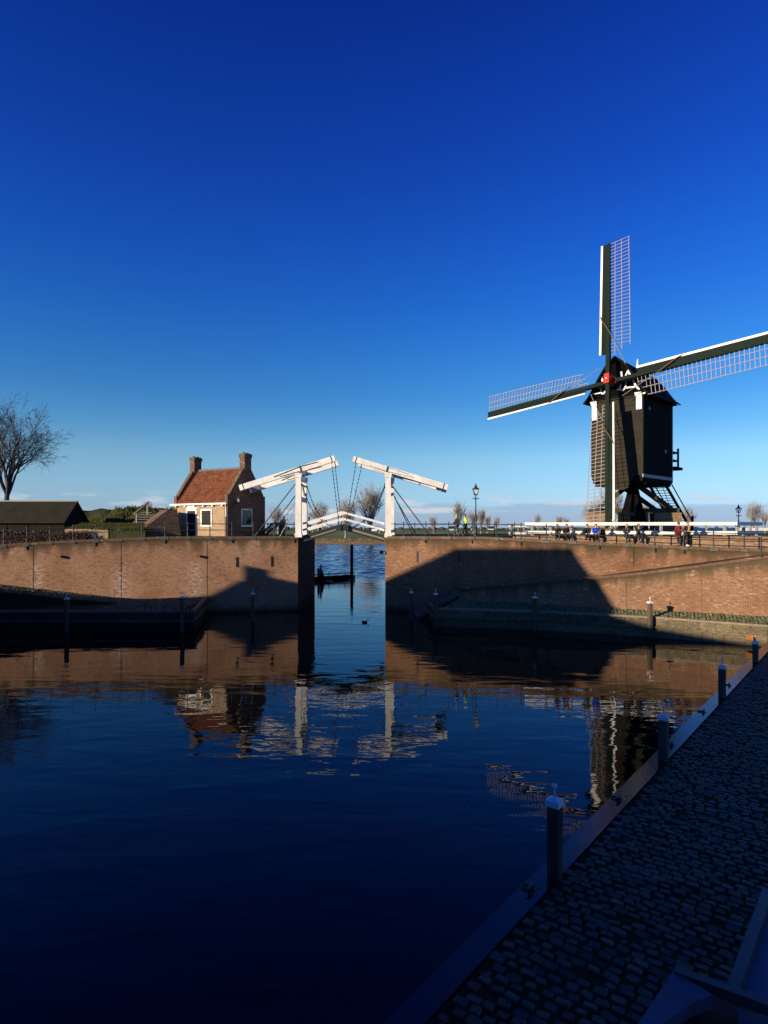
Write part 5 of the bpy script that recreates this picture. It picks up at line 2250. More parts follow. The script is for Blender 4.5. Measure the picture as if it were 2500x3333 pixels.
plank_fence([(at(x, 1718, 60).x, 60) for x in (2265, 2330, 2400, 2470)],
            [((at(2240, 1718, 60).x, 59.85), (at(2540, 1718, 60).x, 59.85), z, .28) for z in (H - .15, H - .75)],
            'white plank fence further back behind the standing couple', 5.6)
t = thing('garden_light', at(1996, 1748, 46.0), 'thin black garden light with white globe before the mill fence', 'lamp')
b = MB()
b.tube([(0, 0, -.1), (0, 0, 1.22)], .035, 6)
local('pole', b.data('pole', M['iron']), t)
b = MB()
b.lathe((0, 0, 1.2), [(.03, 0), (.085, .05), (.09, .1), (.05, .17), (.01, .19)], 10)
local('globe', b.data('globe', M['white'], True), t)


# ------------------------------------------------------------------ people
def skin_obj(name, m, verts, edges, radii, parent, sub=1):
    me = bpy.data.meshes.new(name)
    me.from_pydata([tuple(v) for v in verts], edges, [])
    me.materials.append(m)
    o = bpy.data.objects.new(name, me)
    col.objects.link(o)
    o.parent = parent
    sk = o.modifiers.new('skin', 'SKIN')
    for i, r_ in enumerate(radii):
        sv = me.skin_vertices[0].data[i]
        sv.radius = (r_, r_) if not hasattr(r_, '__len__') else r_
        sv.use_root = (i == 0)
    sk.use_smooth_shade = True
    sk.branch_smoothing = .3
    sb = o.modifiers.new('sub', 'SUBSURF')
    sb.levels = sub
    sb.render_levels = sub
    return o


cloths = {}


def cloth(c):
    if c not in cloths:
        cloths[c] = mat('clothing', c, .9, .15, 9.0)
    return cloths[c]


SKIN = mat('skin', (.52, .30, .21), .6, .1)
DARK = mat('eye_dark', (.02, .015, .012), .4, .1)


def person(x, fy_, Y, face, label, pose, coat, legs, hair, hgt=1.72, arms=None, coat_len=.0, hat=None, shoes=(.02, .018, .016), lean=0.0, group=None, ground=None, stride=.12):
    """x: photograph column, Y distance, ground: height of the feet; face: heading in degrees (0 looks away, 180 at the camera)"""
    X = (x - 1250) * Y / F
    z0 = ground if ground is not None else H - (fy_ - HY) * Y / F
    t = thing('person', (X, Y, z0), label, 'person', group, R(face))
    k = hgt / 1.74
    V = lambda a, b_, c: Vector((a, b_, c)) * k
    sit = pose == 'sit'
    pz = .56 if sit else .93
    ln = Vector((0, lean, 0))
    pel = V(0, 0, pz)
    wai = V(0, .0 + lean * .4, pz + .2)
    che = V(0, .0 + lean * .8, pz + .40)
    nec = V(0, lean * 1.1, pz + .55)
    hd0 = V(0, .01 + lean * 1.3, pz + .645)
    hd1 = V(0, .02 + lean * 1.4, pz + .76)
    hips, knee, ank, toe = [], [], [], []
    for s_ in (-1, 1):
        hips.append(V(.09 * s_, 0, pz - .03))
        if sit:
            knee.append(V(.12 * s_, .43, pz - .03))
            ank.append(V(.12 * s_, .40 + .08 * (s_ if pose == 'sit' else 0), .08))
            toe.append(V(.13 * s_, .55 + .08 * s_, .035))
        else:
            st_ = stride * s_
            knee.append(V(.10 * s_, .04 + st_ * .6, .50))
            ank.append(V(.10 * s_, -.03 + st_, .085))
            toe.append(V(.12 * s_, .13 + st_, .035))
    sh = [V(.185 * s_, lean * 1.0, pz + .49) for s_ in (-1, 1)]
    wr_ = []
    el = []
    for i, s_ in enumerate((-1, 1)):
        tgt = (arms or {}).get('lr'[i])
        if tgt is None:
            tgt = (.24 * s_, .10, pz - .02) if not sit else (.10 * s_, .30, pz + .10)
        w_ = V(*tgt)
        m_ = (sh[i] + w_) / 2
        Ls = (w_ - sh[i]).length
        bend = math.sqrt(max(0.0, (.29 * k) ** 2 - (Ls / 2) ** 2))
        outv = (V(.5 * s_, -.55, -.7)).normalized()
        ax = (w_ - sh[i]).normalized()
        outv = (outv - ax * outv.dot(ax)).normalized()
        el.append(m_ + outv * bend)
        wr_.append(w_)
    v = [pel, wai, che, nec, hd0, hd1] + [hips[0], knee[0], ank[0], toe[0], hips[1], knee[1], ank[1], toe[1]] + [sh[0], el[0], wr_[0], sh[1], el[1], wr_[1]]
    e_ = [(0, 1), (1, 2), (2, 3), (3, 4), (4, 5), (0, 6), (6, 7), (7, 8), (8, 9), (0, 10), (10, 11), (11, 12), (12, 13), (2, 14), (14, 15), (15, 16), (2, 17), (17, 18), (18, 19)]
    r_ = [(.14 * k, .11 * k), (.13 * k, .10 * k), (.15 * k, .11 * k), .055 * k, (.075 * k, .085 * k), (.078 * k, .088 * k),
          .085 * k, .058 * k, .042 * k, .035 * k, .085 * k, .058 * k, .042 * k, .035 * k, .06 * k, .045 * k, .03 * k, .06 * k, .045 * k, .03 * k]
    body = skin_obj('body', SKIN, v, e_, r_, t)
    # clothes
    d_ = lambda p, q, f_: p.lerp(q, f_)
    low = pel - UP * coat_len * k if not sit else pel
    jv = [pel, wai, che, nec - UP * .02, sh[0], el[0], d_(el[0], wr_[0], .9), sh[1], el[1], d_(el[1], wr_[1], .9)]
    je = [(0, 1), (1, 2), (2, 3), (2, 4), (4, 5), (5, 6), (2, 7), (7, 8), (8, 9)]
    jr = [(.185 * k, .15 * k), (.165 * k, .14 * k), (.185 * k, .145 * k), .085 * k, .085 * k, .066 * k, .05 * k, .085 * k, .066 * k, .05 * k]
    if coat_len and not sit:
        jv.append(low)
        je.append((0, 10))
        jr.append((.20 * k, .17 * k))
    skin_obj('jacket', cloth(coat), jv, je, jr, t)
    tv = [pel - UP * .01, hips[0], knee[0], d_(knee[0], ank[0], .92), hips[1], knee[1], d_(knee[1], ank[1], .92)]
    skin_obj('trousers', cloth(legs), tv, [(0, 1), (1, 2), (2, 3), (0, 4), (4, 5), (5, 6)], [(.15 * k, .125 * k), .105 * k, .078 * k, .066 * k, .105 * k, .078 * k, .066 * k], t)
    for i in (0, 1):
        b_ = MB()
        fwd = (toe[i] - ank[i])
        fwd.z = 0
        fwd = fwd.normalized()
        b_.tube([ank[i] - fwd * .07 + UP * (-ank[i].z + .055), ank[i] + fwd * .02 + UP * (-ank[i].z + .06), ank[i] + fwd * .13 + UP * (-ank[i].z + .045), ank[i] + fwd * .2 + UP * (-ank[i].z + .03)],
                [.045, .055, .048, .03], 8)
        local('shoe', b_.data('shoe', cloth(shoes), True), t)
        # hand: palm, four unequal curled fingers, thumb
        b_ = MB()
        ax = (wr_[i] - el[i]).normalized()
        sx = ax.cross(Vector((0, 1, 0.2))).normalized()
        nz_ = sx.cross(ax)
        w0 = wr_[i] - ax * .02
        b_.hexa([w0 - sx * .03 - nz_ * .014, w0 + sx * .03 - nz_ * .014, w0 + sx * .03 + nz_ * .014, w0 - sx * .03 + nz_ * .014,
                 w0 + ax * .1 - sx * .04 - nz_ * .013, w0 + ax * .1 + sx * .04 - nz_ * .013, w0 + ax * .1 + sx * .04 + nz_ * .013, w0 + ax * .1 - sx * .04 + nz_ * .013])
        for f_, L_ in ((-.03, .065), (-.01, .078), (.01, .072), (.03, .055)):
            a_ = w0 + ax * .095 + sx * f_
            b_.tube([a_, a_ + ax * L_ * .5 + nz_ * .012, a_ + ax * L_ * .85 + nz_ * .036], [.0105, .0095, .007], 6)
        a_ = w0 + ax * .03 + sx * (.035 * (-1 if i else 1))
        b_.tube([a_, a_ + ax * .03 + sx * (.03 * (-1 if i else 1)), a_ + ax * .062 + sx * (.032 * (-1 if i else 1)) + nz_ * .015], [.013, .011, .008], 6)
        local('hand', b_.data('hand', SKIN, True), t)
    # face
    fc = (hd0 + hd1) / 2
    b_ = MB()
    b_.tube([fc + V(0, .085, .02), fc + V(0, .118, -.025), fc + V(0, .088, -.035)], [.01, .018, .012], 6)
    for s_ in (-1, 1):
        b_.lathe(fc + V(.092 * s_, .0, -.02), [(.012, 0), (.03, .004), (.026, .014), (.01, .018)], 8, (s_, -.2, 0))
    local('nose_and_ears', b_.data('nose_and_ears', SKIN, True), t)
    for s_ in (-1, 1):
        b_ = MB()
        b_.lathe(fc + V(.033 * s_, .088, .018), [(.012, 0), (.011, .007), (.004, .011)], 8, (0, 1, 0))
        local('eye', b_.data('eye', DARK, True), t)
    b_ = MB()
    b_.tube([fc + V(-.03, .088, -.07), fc + V(0, .098, -.072), fc + V(.03, .088, -.07)], .007, 5)
    local('mouth', b_.data('mouth', cloth((.30, .10, .08)), True), t)
    # hair or hat: shell over the skull, open at the face
    vv, ff = [], []
    nu, nv = 14, 6
    for j in range(nv + 1):
        for i in range(nu):
            a_ = 2 * math.pi * i / nu
            fr_ = math.sin(a_)
            depth = (1.15 if fr_ > .35 else 2.0)
            ph = depth * j / nv
            rr_ = Vector((math.cos(a_) * math.sin(ph) * .098, math.sin(a_) * math.sin(ph) * .108 - .008, math.cos(ph) * .118 + .02))
            vv.append(fc + rr_ * k)
    for j in range(nv):
        for i in range(nu):
            ff.append((j * nu + i, j * nu + (i + 1) % nu, j * nu + nu + (i + 1) % nu, j * nu + nu + i))
    b_ = MB()
    b_.raw(vv, ff)
    hm = cloth(hat if hat else hair)
    ho = local('hat' if hat else 'hair', b_.data('hair', hm, True), t)
    so = ho.modifiers.new('thick', 'SOLIDIFY')
    so.thickness = .016
    so.offset = 1
    return t, k


BLK = (.014, .014, .016)
w1, k_ = person(1486, 1742, 48.7, 100, 'person with white hair in a black jacket walking behind the railing', 'stand', BLK, (.03, .045, .08), (.62, .58, .52), 1.74, {'r': (.16, .30, .98)}, ground=5.93, stride=.14)
w2, k_ = person(1514, 1742, 48.9, 95, 'person in a bright yellow-green jacket and dark cap walking by the lamp', 'stand', (.42, .80, .05), BLK, (.1, .07, .05), 1.76, {'l': (-.22, .12, 1.0)}, ground=5.93, hat=(.03, .03, .03), stride=-.22)
gseat = 'people sitting on the low wall in the sun'
seats = ((1813, 172, 'seated person in a dark jacket eating, leftmost of those on the wall', (.03, .028, .025), (.06, .06, .05), (.10, .05, .03), {'r': (.04, .20, 1.10)}, None, .08),
         (1841, 190, 'seated person in a dark brown jacket bending forward, second from the left on the wall', (.035, .016, .012), BLK, (.06, .04, .03), None, None, .12),
         (1911, 168, 'seated person in black with short brown hair beside the blue jacket', BLK, (.018, .018, .02), (.12, .07, .045), None, None, .02),
         (1939, 178, 'seated person in a bright blue jacket and black cap', (.01, .055, .62), BLK, (.03, .03, .03), None, (.012, .012, .014), .04),
         (2039, 175, 'seated person with grey hair in a navy jacket holding something white', (.018, .02, .035), BLK, (.40, .38, .36), {'l': (-.03, .32, .78), 'r': (.06, .32, .78)}, None, .05),
         (2078, 180, 'seated person in black holding binoculars up to the eyes', BLK, (.022, .022, .025), (.10, .06, .04), {'l': (-.075, .16, 1.23), 'r': (.075, .16, 1.23)}, None, .02))
for x, face, lab, coat, legs, hair, arms, hat, lean in seats:
    k = (x - 1250) / F
    Y = 49.75 / (1 + .33 * k) - .22
    X = k * Y
    person(x, 0, Y, face, lab, 'sit', coat, legs, hair, 1.74, arms, hat=hat, lean=lean, group=gseat, ground=5.96 + .07 - .50)
rg = lambda x, Y: zr((x - 1250) / F * Y) - .01
w3, k_ = person(2209, 1773, 42.4, 10, 'person in a long dark red coat seen from behind', 'stand', (.26, .018, .016), BLK, (.03, .022, .018), 1.68, coat_len=.42, ground=rg(2209, 42.4), stride=.18)
w4, k_ = person(2238, 1773, 42.4, 195, 'person in a black coat with a mustard scarf, hand at the face', 'stand', BLK, (.016, .016, .02), (.22, .12, .05), 1.74, {'l': (-.02, .22, 1.38), 'r': (.16, .20, 1.08)}, ground=rg(2238, 42.4), shoes=(.8, .8, .8), stride=.08)
b = MB()
b.tube([Vector((0, .05, 1.47)), Vector((.01, .165, 1.38)), Vector((.03, .185, 1.2)), Vector((.02, .185, 1.02))], [.075, .075, .085, .06], 8)
local('scarf', b.data('scarf', cloth((.36, .18, .05)), True), w4)
w5, k_ = person(925, 1744, 52.9, 60, 'person in a tan coat holding up a phone, left of the bridge tower', 'stand', (.40, .22, .09), (.07, .08, .09), (.03, .025, .02), 1.70, {'r': (.08, .36, 1.32), 'l': (-.06, .36, 1.28)}, coat_len=.25, ground=5.93, stride=.04)
w6, k_ = person(1006, 1744, 53.4, 250, 'person in a teal hooded coat with black bag behind the white bridge posts', 'stand', (.01, .11, .16), BLK, (.02, .16, .22), 1.66, hat=(.02, .17, .22), ground=5.93, stride=.04)
t = thing('phone', w5.location + Vector((.27, .22, 1.40)), 'dark phone held up by the person in the tan coat', 'phone')
b = MB()
b.box((0, 0, 0), (.08, .012, .16))
local('case', b.data('case', M['iron']), t)
b = MB()
b.box((0, -.0075, 0), (.07, .002, .145))
local('screen', b.data('screen', M['glass']), t)
t = thing('backpack', ((1962 - 1250) / F * 44.6, 44.6, 6.05), 'black backpack behind the shoulder of the person in blue', 'bag')
b = MB()
b.lathe((0, 0, 0), [(.15, 0), (.19, .06), (.19, .3), (.16, .42), (.06, .48)], 10)
local('bag', b.data('bag', M['tar_black'], True), t)
b = MB()
b.tube([(-.1, -.17, .1), (-.1, -.24, .25), (-.1, -.15, .4)], .02, 5)
b.tube([(.1, -.17, .1), (.1, -.24, .25), (.1, -.15, .4)], .02, 5)
local('strap', b.data('strap', M['iron'], True), t)


# ------------------------------------------------------------------ trees
def grow(seed, height, spread, up, trunk_h, r0, levels=5, kids=(4, 4, 4, 4), fork=3, lean=(0, 0), n_side=4, min_r=.012, droop=0.0, taper=.62):
    """returns (trunk, crown) MBs of a leafless tree"""
    rr_ = random.Random(seed)
    tr, cr_ = MB(), MB()

    def rv():
        return Vector((rr_.gauss(0, 1), rr_.gauss(0, 1), rr_.gauss(0, 1)))

    def limb(p, d, L_, r_, lvl):
        n_ = 5 if lvl < 3 else 3
        pts, rad = [p], [r_]
        q, dd = Vector(p), Vector(d)
        for i in range(n_):
            dd = (dd + rv() * .13 + UP * (up * .16 if lvl < 4 else -droop)).normalized()
            q = q + dd * (L_ / n_)
            pts.append(Vector(q))
            rad.append(max(min_r, r_ * (1 - (1 - taper * .75) * (i + 1) / n_)))
        cr_.tube(pts, rad, n_side if lvl < 3 else 3, cap=False)
        if lvl >= levels:
            return
        for c in range(kids[min(lvl - 1, len(kids) - 1)]):
            f_ = rr_.uniform(.28, 1.0) if c else 1.0
            i = min(n_ - 1, int(f_ * n_))
            base = pts[i].lerp(pts[i + 1], f_ * n_ - i)
            dr = (pts[i + 1] - pts[i]).normalized()
            side = rv()
            side = (side - dr * side.dot(dr)).normalized()
            ang = rr_.uniform(.35, .85) * spread if c else rr_.uniform(.05, .3)
            nd_ = (dr * math.cos(ang) + side * math.sin(ang)).normalized()
            limb(base, nd_, L_ * rr_.uniform(.52, .74), max(min_r, rad[i] * rr_.uniform(.5, .68)), lvl + 1)

    top = Vector((lean[0], lean[1], trunk_h))
    pts = [Vector((0, 0, -.3)), Vector((0, 0, .25)), top * .5 + rv() * .04 * r0, top]
    tr.tube(pts, [r0 * 1.35, r0 * 1.05, r0 * .92, r0 * .8], 8)
    tot = height - trunk_h
    for c in range(fork):
        a = 6.283 * c / fork + rr_.uniform(-.4, .4)
        tilt = rr_.uniform(.12, .62) * spread if c else .08
        d = Vector((math.cos(a) * math.sin(tilt), math.sin(a) * math.sin(tilt), math.cos(tilt)))
        limb(top - UP * rr_.uniform(0, trunk_h * .12), d, tot * rr_.uniform(.42, .52), r0 * rr_.uniform(.45, .62), 1)
    return tr, cr_


t = thing('bare_tree', at(15, 1735, 70), 'large bare tree behind the black shed at the left edge', 'tree')
tr, cr_ = grow(44, 14.9, .92, .25, 4.6, .32, 6, (5, 4, 3, 3, 3), 9, (.3, 0), 5, .0105, .03)
local('trunk', tr.data('trunk', M['bark'], True), t)
local('crown', cr_.data('crown', M['twig']), t)

kinds = []
for sd_k, hh, sp_, up_, th, r0, fk in ((3, 12, .62, .75, 1.5, .34, 12), (5, 12, .45, 1.0, 1.8, .3, 9), (8, 12, .8, .6, 2.4, .3, 9), (15, 12, .38, 1.1, 1.2, .25, 7)):
    tr, cr_ = grow(sd_k, hh, sp_, up_, th, r0, 4, (6, 5, 3), fk, (0, 0), 4, .028)
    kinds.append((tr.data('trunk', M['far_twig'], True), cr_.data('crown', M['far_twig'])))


def far_tree(x, ytop, ybase, Y, kind, label, wide=1.0, rz=0.0):
    p = at(x, ybase, Y)
    s_ = (ybase - ytop) * Y / F / 11.6
    t_ = thing('bare_tree', p, label, 'tree', 'bare winter trees across the river', rz)
    for nm, me in zip(('trunk', 'crown'), kinds[kind]):
        local(nm, me, t_)
    t_.scale = (s_ * wide, s_ * wide, s_)
    return t_


far_tree(1206, 1594, 1742, 262, 0, 'biggest bare tree across the river, just left of the right bridge tower', 1.0)
far_tree(1125, 1634, 1750, 256, 0, 'bare pollard-like tree across the river, straight behind the middle of the bridge', .95, 2.0)
far_tree(1036, 1640, 1742, 290, 2, 'bare round tree across the river, right of the left bridge tower', 1.1, 1.0)
far_tree(905, 1655, 1742, 300, 1, 'bare narrow tree seen between the house and the left bridge tower', 1.15, .4)
far_tree(488, 1636, 1732, 300, 2, 'small bare tree top showing behind the wooden dike stairs', .8, 4.0)
far_tree(1411, 1683, 1735, 420, 3, 'small slender bare tree left of the two walkers', 1.0, .7)
far_tree(1490, 1640, 1738, 340, 1, 'bare upright tree directly behind the two walkers', 1.0, 3.0)
far_tree(1541, 1668, 1738, 360, 3, 'bare tree just left of the street lamp pole', 1.25, 1.5)
far_tree(1565, 1662, 1738, 370, 1, 'bare tree just right of the street lamp pole', .9, 5.0)
far_tree(1586, 1681, 1736, 400, 3, 'lower bare tree next right of the lamp, beyond the railing', 1.2, 2.4)
far_tree(1615, 1684, 1735, 420, 3, 'thin bare tree beyond the left end of the white fence', .9, 3.3)
far_tree(1752, 1677, 1730, 420, 1, 'bare tree above the left end of the long white fence', 1.0, .2)
far_tree(1820, 1681, 1730, 440, 3, 'small bare tree above the leftmost seated people', 1.1, 4.4)
far_tree(1845, 1688, 1730, 470, 3, 'tiny bare tree right beside the small one above the seated people', .9, 1.1)
far_tree(1985, 1596, 1738, 150, 0, 'bare tree seen through the left side of the mill trestle', .95, 2.2)
far_tree(1920, 1640, 1735, 170, 2, 'bare tree seen through the lowest sail lattice', .9, 5.2)
far_tree(2105, 1640, 1730, 260, 3, 'bare tree seen between the right trestle struts of the mill', 1.3, 0.5)
far_tree(2243, 1655, 1735, 200, 2, 'bare tree behind the head of the standing couple, right of the mill ladder', .9, 3.7)
far_tree(2452, 1642, 1735, 240, 0, 'bare rounded tree right of the distant street lamp at the right edge', .85, 1.3)
far_tree(2490, 1668, 1735, 260, 1, 'thin bare tree at the very right edge', .8, .9)

# ------------------------------------------------------------------ far bank, fields, horizon
rr = random.Random(77)


def bank_z(x, y):
    k = max(0.0, min(1.0, (y - 234) / 11))
    return -1.2 + 3.0 * k ** .8 + .35 * math.sin(x * .35 + math.sin(y)) * k * (1 - k) * 2 + .12 * math.sin(x * 1.3 + y * .7) * k


grid_mesh('far_bank', -420, 420, 231, 247, 420, 12, bank_z, M['reed'])
grid_mesh('meadow', -600, 600, 246.5, 300, 80, 8, lambda x, y: 1.72 + .02 * (y - 247) + .15 * math.sin(x * .06), M['meadow'])
sheet('field', -5200, 5200, 299, 8000, 2.6, M['field'])
# reed tufts on the far bank
b = MB()
for k in range(6000):
    x = rr.uniform(-70, 160)
    y = rr.uniform(235, 246)
    z = bank_z(x, y)
    h_ = rr.uniform(.2, .75)
    w_ = rr.uniform(.06, .2)
    b.cur = rr.choice([.6, .9, 1.2, 1.5])
    b.face([(x - w_, y, z - .1), (x + w_, y, z - .1), (x + rr.uniform(-.2, .2), y, z + h_)])
tag(b.build('reeds', mat('dry_reeds', (.23, .145, .065), .95, .3, .3, tint=True)), kind='stuff')
for (Y, x0, x1, h_, n, nm) in ((1500, -1500, 1500, 8, 420, 'far_woods'), (900, -900, 900, 3, 300, 'far_hedgerow')):
    b = MB()
    for k in range(n):
        x = x0 + (x1 - x0) * (k + rr.random()) / n
        if rr.random() < (.25 if Y > 1000 else .55):
            continue
        c = Vector((x, Y + rr.uniform(-30, 30), 2.5))
        rw, hh = rr.uniform(3, 9), h_ * rr.uniform(.35, 1.1)
        b.lathe(c, [(rw * .8, 0), (rw, hh * .35), (rw * .8, hh * .7), (rw * .35, hh * .95), (.1, hh)], 6)
    tag(b.build(nm, M['far_hedge']), kind='stuff')
for i, (x, Y, w_, lab) in enumerate(((1598, 900, 9, 'white farmhouse on the horizon just right of the street lamp'), (1474, 820, 12, 'white farmhouse on the horizon beside the white-haired walker'),
                                     (1543, 860, 8, 'small white farmhouse on the horizon just left of the street lamp'), (1216, 760, 9, 'tiny pale farmhouse on the horizon seen under the right bridge leaf'))):
    p = at(x, HY, Y)
    t = thing('farmhouse', (p.x, Y, 2.6), lab, 'house', 'farmhouses on the horizon')
    b = MB()
    b.hexa([(-w_ / 2, -3, 0), (w_ / 2, -3, 0), (w_ / 2, 3, 0), (-w_ / 2, 3, 0), (-w_ / 2, -3, 2.6), (w_ / 2, -3, 2.6), (w_ / 2, 3, 2.6), (-w_ / 2, 3, 2.6)])
    local('wall', b.data('wall', M['white']), t)
    b = MB()
    b.prism([(-w_ / 2 - .3, -3.4, 2.6), (-w_ / 2 - .3, 3.4, 2.6), (-w_ / 2 - .3, 0, 6.2)], (w_ + .6, 0, 0))
    local('roof', b.data('roof', M['slate']), t)

# ------------------------------------------------------------------ piles and boom in the channel, duck
t = thing('guide_pile', (at(1145, 1885, 77).x, 77, 0), 'tall dark steel pile standing in the river beyond the bridge', 'pile')
b = MB()
b.lathe((0, 0, -2), [(.2, 0), (.2, 6.45), (.1, 6.5)], 10)
local('pile', b.data('pile', M['tar_black'], True), t)
t = thing('broken_pile', (at(1043, 1895, 73).x, 73, 0), 'cluster of dark broken timber piles beside the floating boom', 'pile')
for dx, dy, h_, r_ in ((-.22, 0, 1.75, .17), (.05, .1, 2.15, .13), (.2, -.05, 1.3, .2), (.3, .2, .9, .16)):
    b = MB()
    b.lathe((dx, dy, -2), [(r_, 0), (r_ * .95, 2 + h_ * .8), (r_ * .55, 2 + h_), (.03, 2.06 + h_)], 8)
    local('pile', b.data('pile', M['tar_black']), t)
t = thing('floating_boom', (-6.2, 77, .1), 'dark floating timber boom between the broken piles and the tall pile', 'boom')
p0, p1 = Vector((at(1000, 1880, 73.2).x, 73.6, .28)) - t.location, Vector((at(1152, 1866, 77.3).x, 77.5, .28)) - t.location
b = MB()
b.bar(p0, p1, .5, .55)
local('float', b.data('float', M['tar_black']), t)
b = MB()
b.bar(p0 + UP * .55, p1 + UP * .55, .3, .1)
local('walkway', b.data('walkway', M['oak']), t)
for f_ in (.3, .45, .8, .95):
    b = MB()
    q = p0.lerp(p1, f_)
    b.bar(q + UP * .2, q + UP * .85, .1, .1)
    local('upright', b.data('upright', M['tar_black']), t)
t = thing('duck', (at(1188, 2027, 41.8).x, 41.8, 0.0), 'small dark duck swimming in the channel mouth', 'duck', rz=R(20))
b = MB()
n_ = 12
vv, ff = [], []
sec = [(-.24, .02, .10), (-.17, .07, .09), (-.05, .105, .08), (.07, .10, .08), (.15, .06, .10), (.18, .045, .16), (.19, .04, .22), (.225, .045, .26), (.27, .025, .255), (.30, .012, .245), (.34, .012, .24)]
for xx, r_, zc in sec:
    for k in range(n_):
        a = 6.283 * k / n_
        vv.append((xx, math.cos(a) * r_, zc + math.sin(a) * r_ * .9 - .04))
for i in range(len(sec) - 1):
    for k in range(n_):
        ff.append((i * n_ + k, i * n_ + (k + 1) % n_, (i + 1) * n_ + (k + 1) % n_, (i + 1) * n_ + k))
b.raw(vv, ff)
local('body', b.data('body', M['feather'], True), t)
for sg in (-1, 1):
    b = MB()
    b.tube([(.1, .09 * sg, .07), (-.02, .115 * sg, .08), (-.16, .07 * sg, .09), (-.26, .02 * sg, .12)], [.03, .05, .035, .008], 8)
    local('wing', b.data('wing', M['feather'], True), t)

# ------------------------------------------------------------------ town houses behind the camera's left that shade the harbour
AZ = -SUN_H.to_3d() if hasattr(SUN_H, 'to_3d') else Vector((-SUN_H.x, -SUN_H.y, 0))
AZ = Vector((-SUN_H.x, -SUN_H.y, 0)).normalized() if True else AZ
QX = Vector((AZ.y, -AZ.x, 0))
TAN = math.tan(R(SUN_EL))


def su(s_, u_, z=0.0):
    p = AZ * s_ + QX * u_
    return Vector((p.x, p.y, z))


def town_windows(t_, a_, d, n_out, cols, rows, z0, dz, w_=1.0, h_=1.6):
    for r_ in range(rows):
        for c in cols:
            p = a_ + d * c + UP * (z0 + r_ * dz)
            b_ = MB()
            b_.box(p + n_out * .02, (w_, .12, h_), (d, n_out, UP))
            f_ = b_.build('window', M['white'], t_)
            b_ = MB()
            b_.box(p + n_out * .06, (w_ - .2, .08, h_ - .2), (d, n_out, UP))
            b_.build('pane', M['glass'], f_)


def hip_house(name, R1, R2, zr_, ze, half, ext1, ext2, label):
    d = (R2 - R1).normalized()
    p = Vector((-d.y, d.x, 0))
    t_ = thing(name, (R1.x, R1.y, 1.2), label, 'house')
    c = [R1 - d * ext1 - p * half, R2 + d * ext2 - p * half, R2 + d * ext2 + p * half, R1 - d * ext1 + p * half]
    b_ = MB()
    b_.hexa([Vector((*(q - (q - (R1 + R2) / 2).normalized() * .5).xy, 1.0)) for q in c] + [Vector((*(q - (q - (R1 + R2) / 2).normalized() * .5).xy, ze)) for q in c])
    box_uv(b_.build('wall', M['town_brick'], t_))
    e_ = [Vector((q.x, q.y, ze)) for q in c]
    r1, r2 = Vector((R1.x, R1.y, zr_)), Vector((R2.x, R2.y, zr_))
    b_ = MB()
    b_.raw(e_ + [r1, r2], [(0, 1, 5, 4), (1, 2, 5), (2, 3, 4, 5), (3, 0, 4), (3, 2, 1, 0)])
    b_.build('roof', M['tile'], t_)
    for sg in (-1, 1):
        a_ = (c[0] + c[1]) / 2 if sg < 0 else (c[2] + c[3]) / 2
        town_windows(t_, Vector((a_.x, a_.y, 1.2)) + p * (-sg * .36), d, p * sg, (-4, -1.4, 1.4, 4), 2, 1.9, 3.1)
    return t_


hip_house('town_house', su(-20.2, -36.3), su(-14.3, -29.75), 15.55, 11.55, 3.95, 3.0, .02, 'tall hipped-roof brick town house left of the harbour, out of the picture')


def gable_house(name, u0, u1, s0, s1, ze, zr_, label, chim=None):
    t_ = thing(name, su((s0 + s1) / 2, (u0 + u1) / 2, 1.2), label, 'house')
    b_ = MB()
    b_.hexa([su(s0, u0, 1), su(s0, u1, 1), su(s1, u1, 1), su(s1, u0, 1), su(s0, u0, ze), su(s0, u1, ze), su(s1, u1, ze), su(s1, u0, ze)])
    box_uv(b_.build('wall', M['town_brick'], t_))
    sm = (s0 + s1) / 2
    b_ = MB()
    b_.raw([su(s0 - .3, u0 - .1, ze), su(s0 - .3, u1 + .1, ze), su(s1 + .3, u1 + .1, ze), su(s1 + .3, u0 - .1, ze), su(sm, u0 - .1, zr_), su(sm, u1 + .1, zr_)],
           [(0, 1, 5, 4), (3, 4, 5, 2), (0, 4, 3), (1, 2, 5), (0, 3, 2, 1)])
    b_.build('roof', M['tile'], t_)
    for (uc, zc) in chim or ():
        b_ = MB()
        b_.box(su(sm, uc, (zr_ - .6 + zc) / 2), (.7, .6, zc - zr_ + .6), (QX, AZ, UP))
        box_uv(b_.build('chimney', M['town_brick'], t_))
    n_ = int((u1 - u0) / 2.4)
    town_windows(t_, su(s1, (u0 + u1) / 2, 1.2), QX, AZ, [(-n_ / 2 + .5 + i) * 2.2 for i in range(n_)], 2, 1.6, 2.6)
    return t_


# profile height v (at s = 0) -> height at s
vz = lambda v_, s_: v_ - s_ * TAN
# low house with chimney, end slope towards the left
t = thing('town_house', su(-14, -45, 1.2), 'low brick town house with one chimney left of the harbour, out of the picture', 'house')
s_ = -14
prof_h = [(-51.5, 2.0), (-49.5, 2.3), (-48.2, 2.9), (-46.6, 4.2), (-45.9, 5.7), (-45.2, 6.45), (-44.4, 6.38), (-42.5, 6.9), (-41.0, 7.3), (-39.4, 7.3)]
b = MB()
b.prism([su(s_, -51.5, 1.0), su(s_, -39.4, 1.0)] + [su(s_, u_, vz(v_, s_)) for u_, v_ in reversed(prof_h)], AZ * -5.0)
box_uv(b.build('wall', M['town_brick'], t))
b = MB()
b.box(su(s_ - .6, -45.45, vz(6.95, s_) - 1.0), (.7, .6, 2.2), (QX, AZ, UP))
box_uv(b.build('chimney', M['town_brick'], t))
t = thing('town_house', su(-16, -24, 1.2), 'stepped-roof brick town house beside the hipped house, out of the picture', 'house')
s_ = -12.5
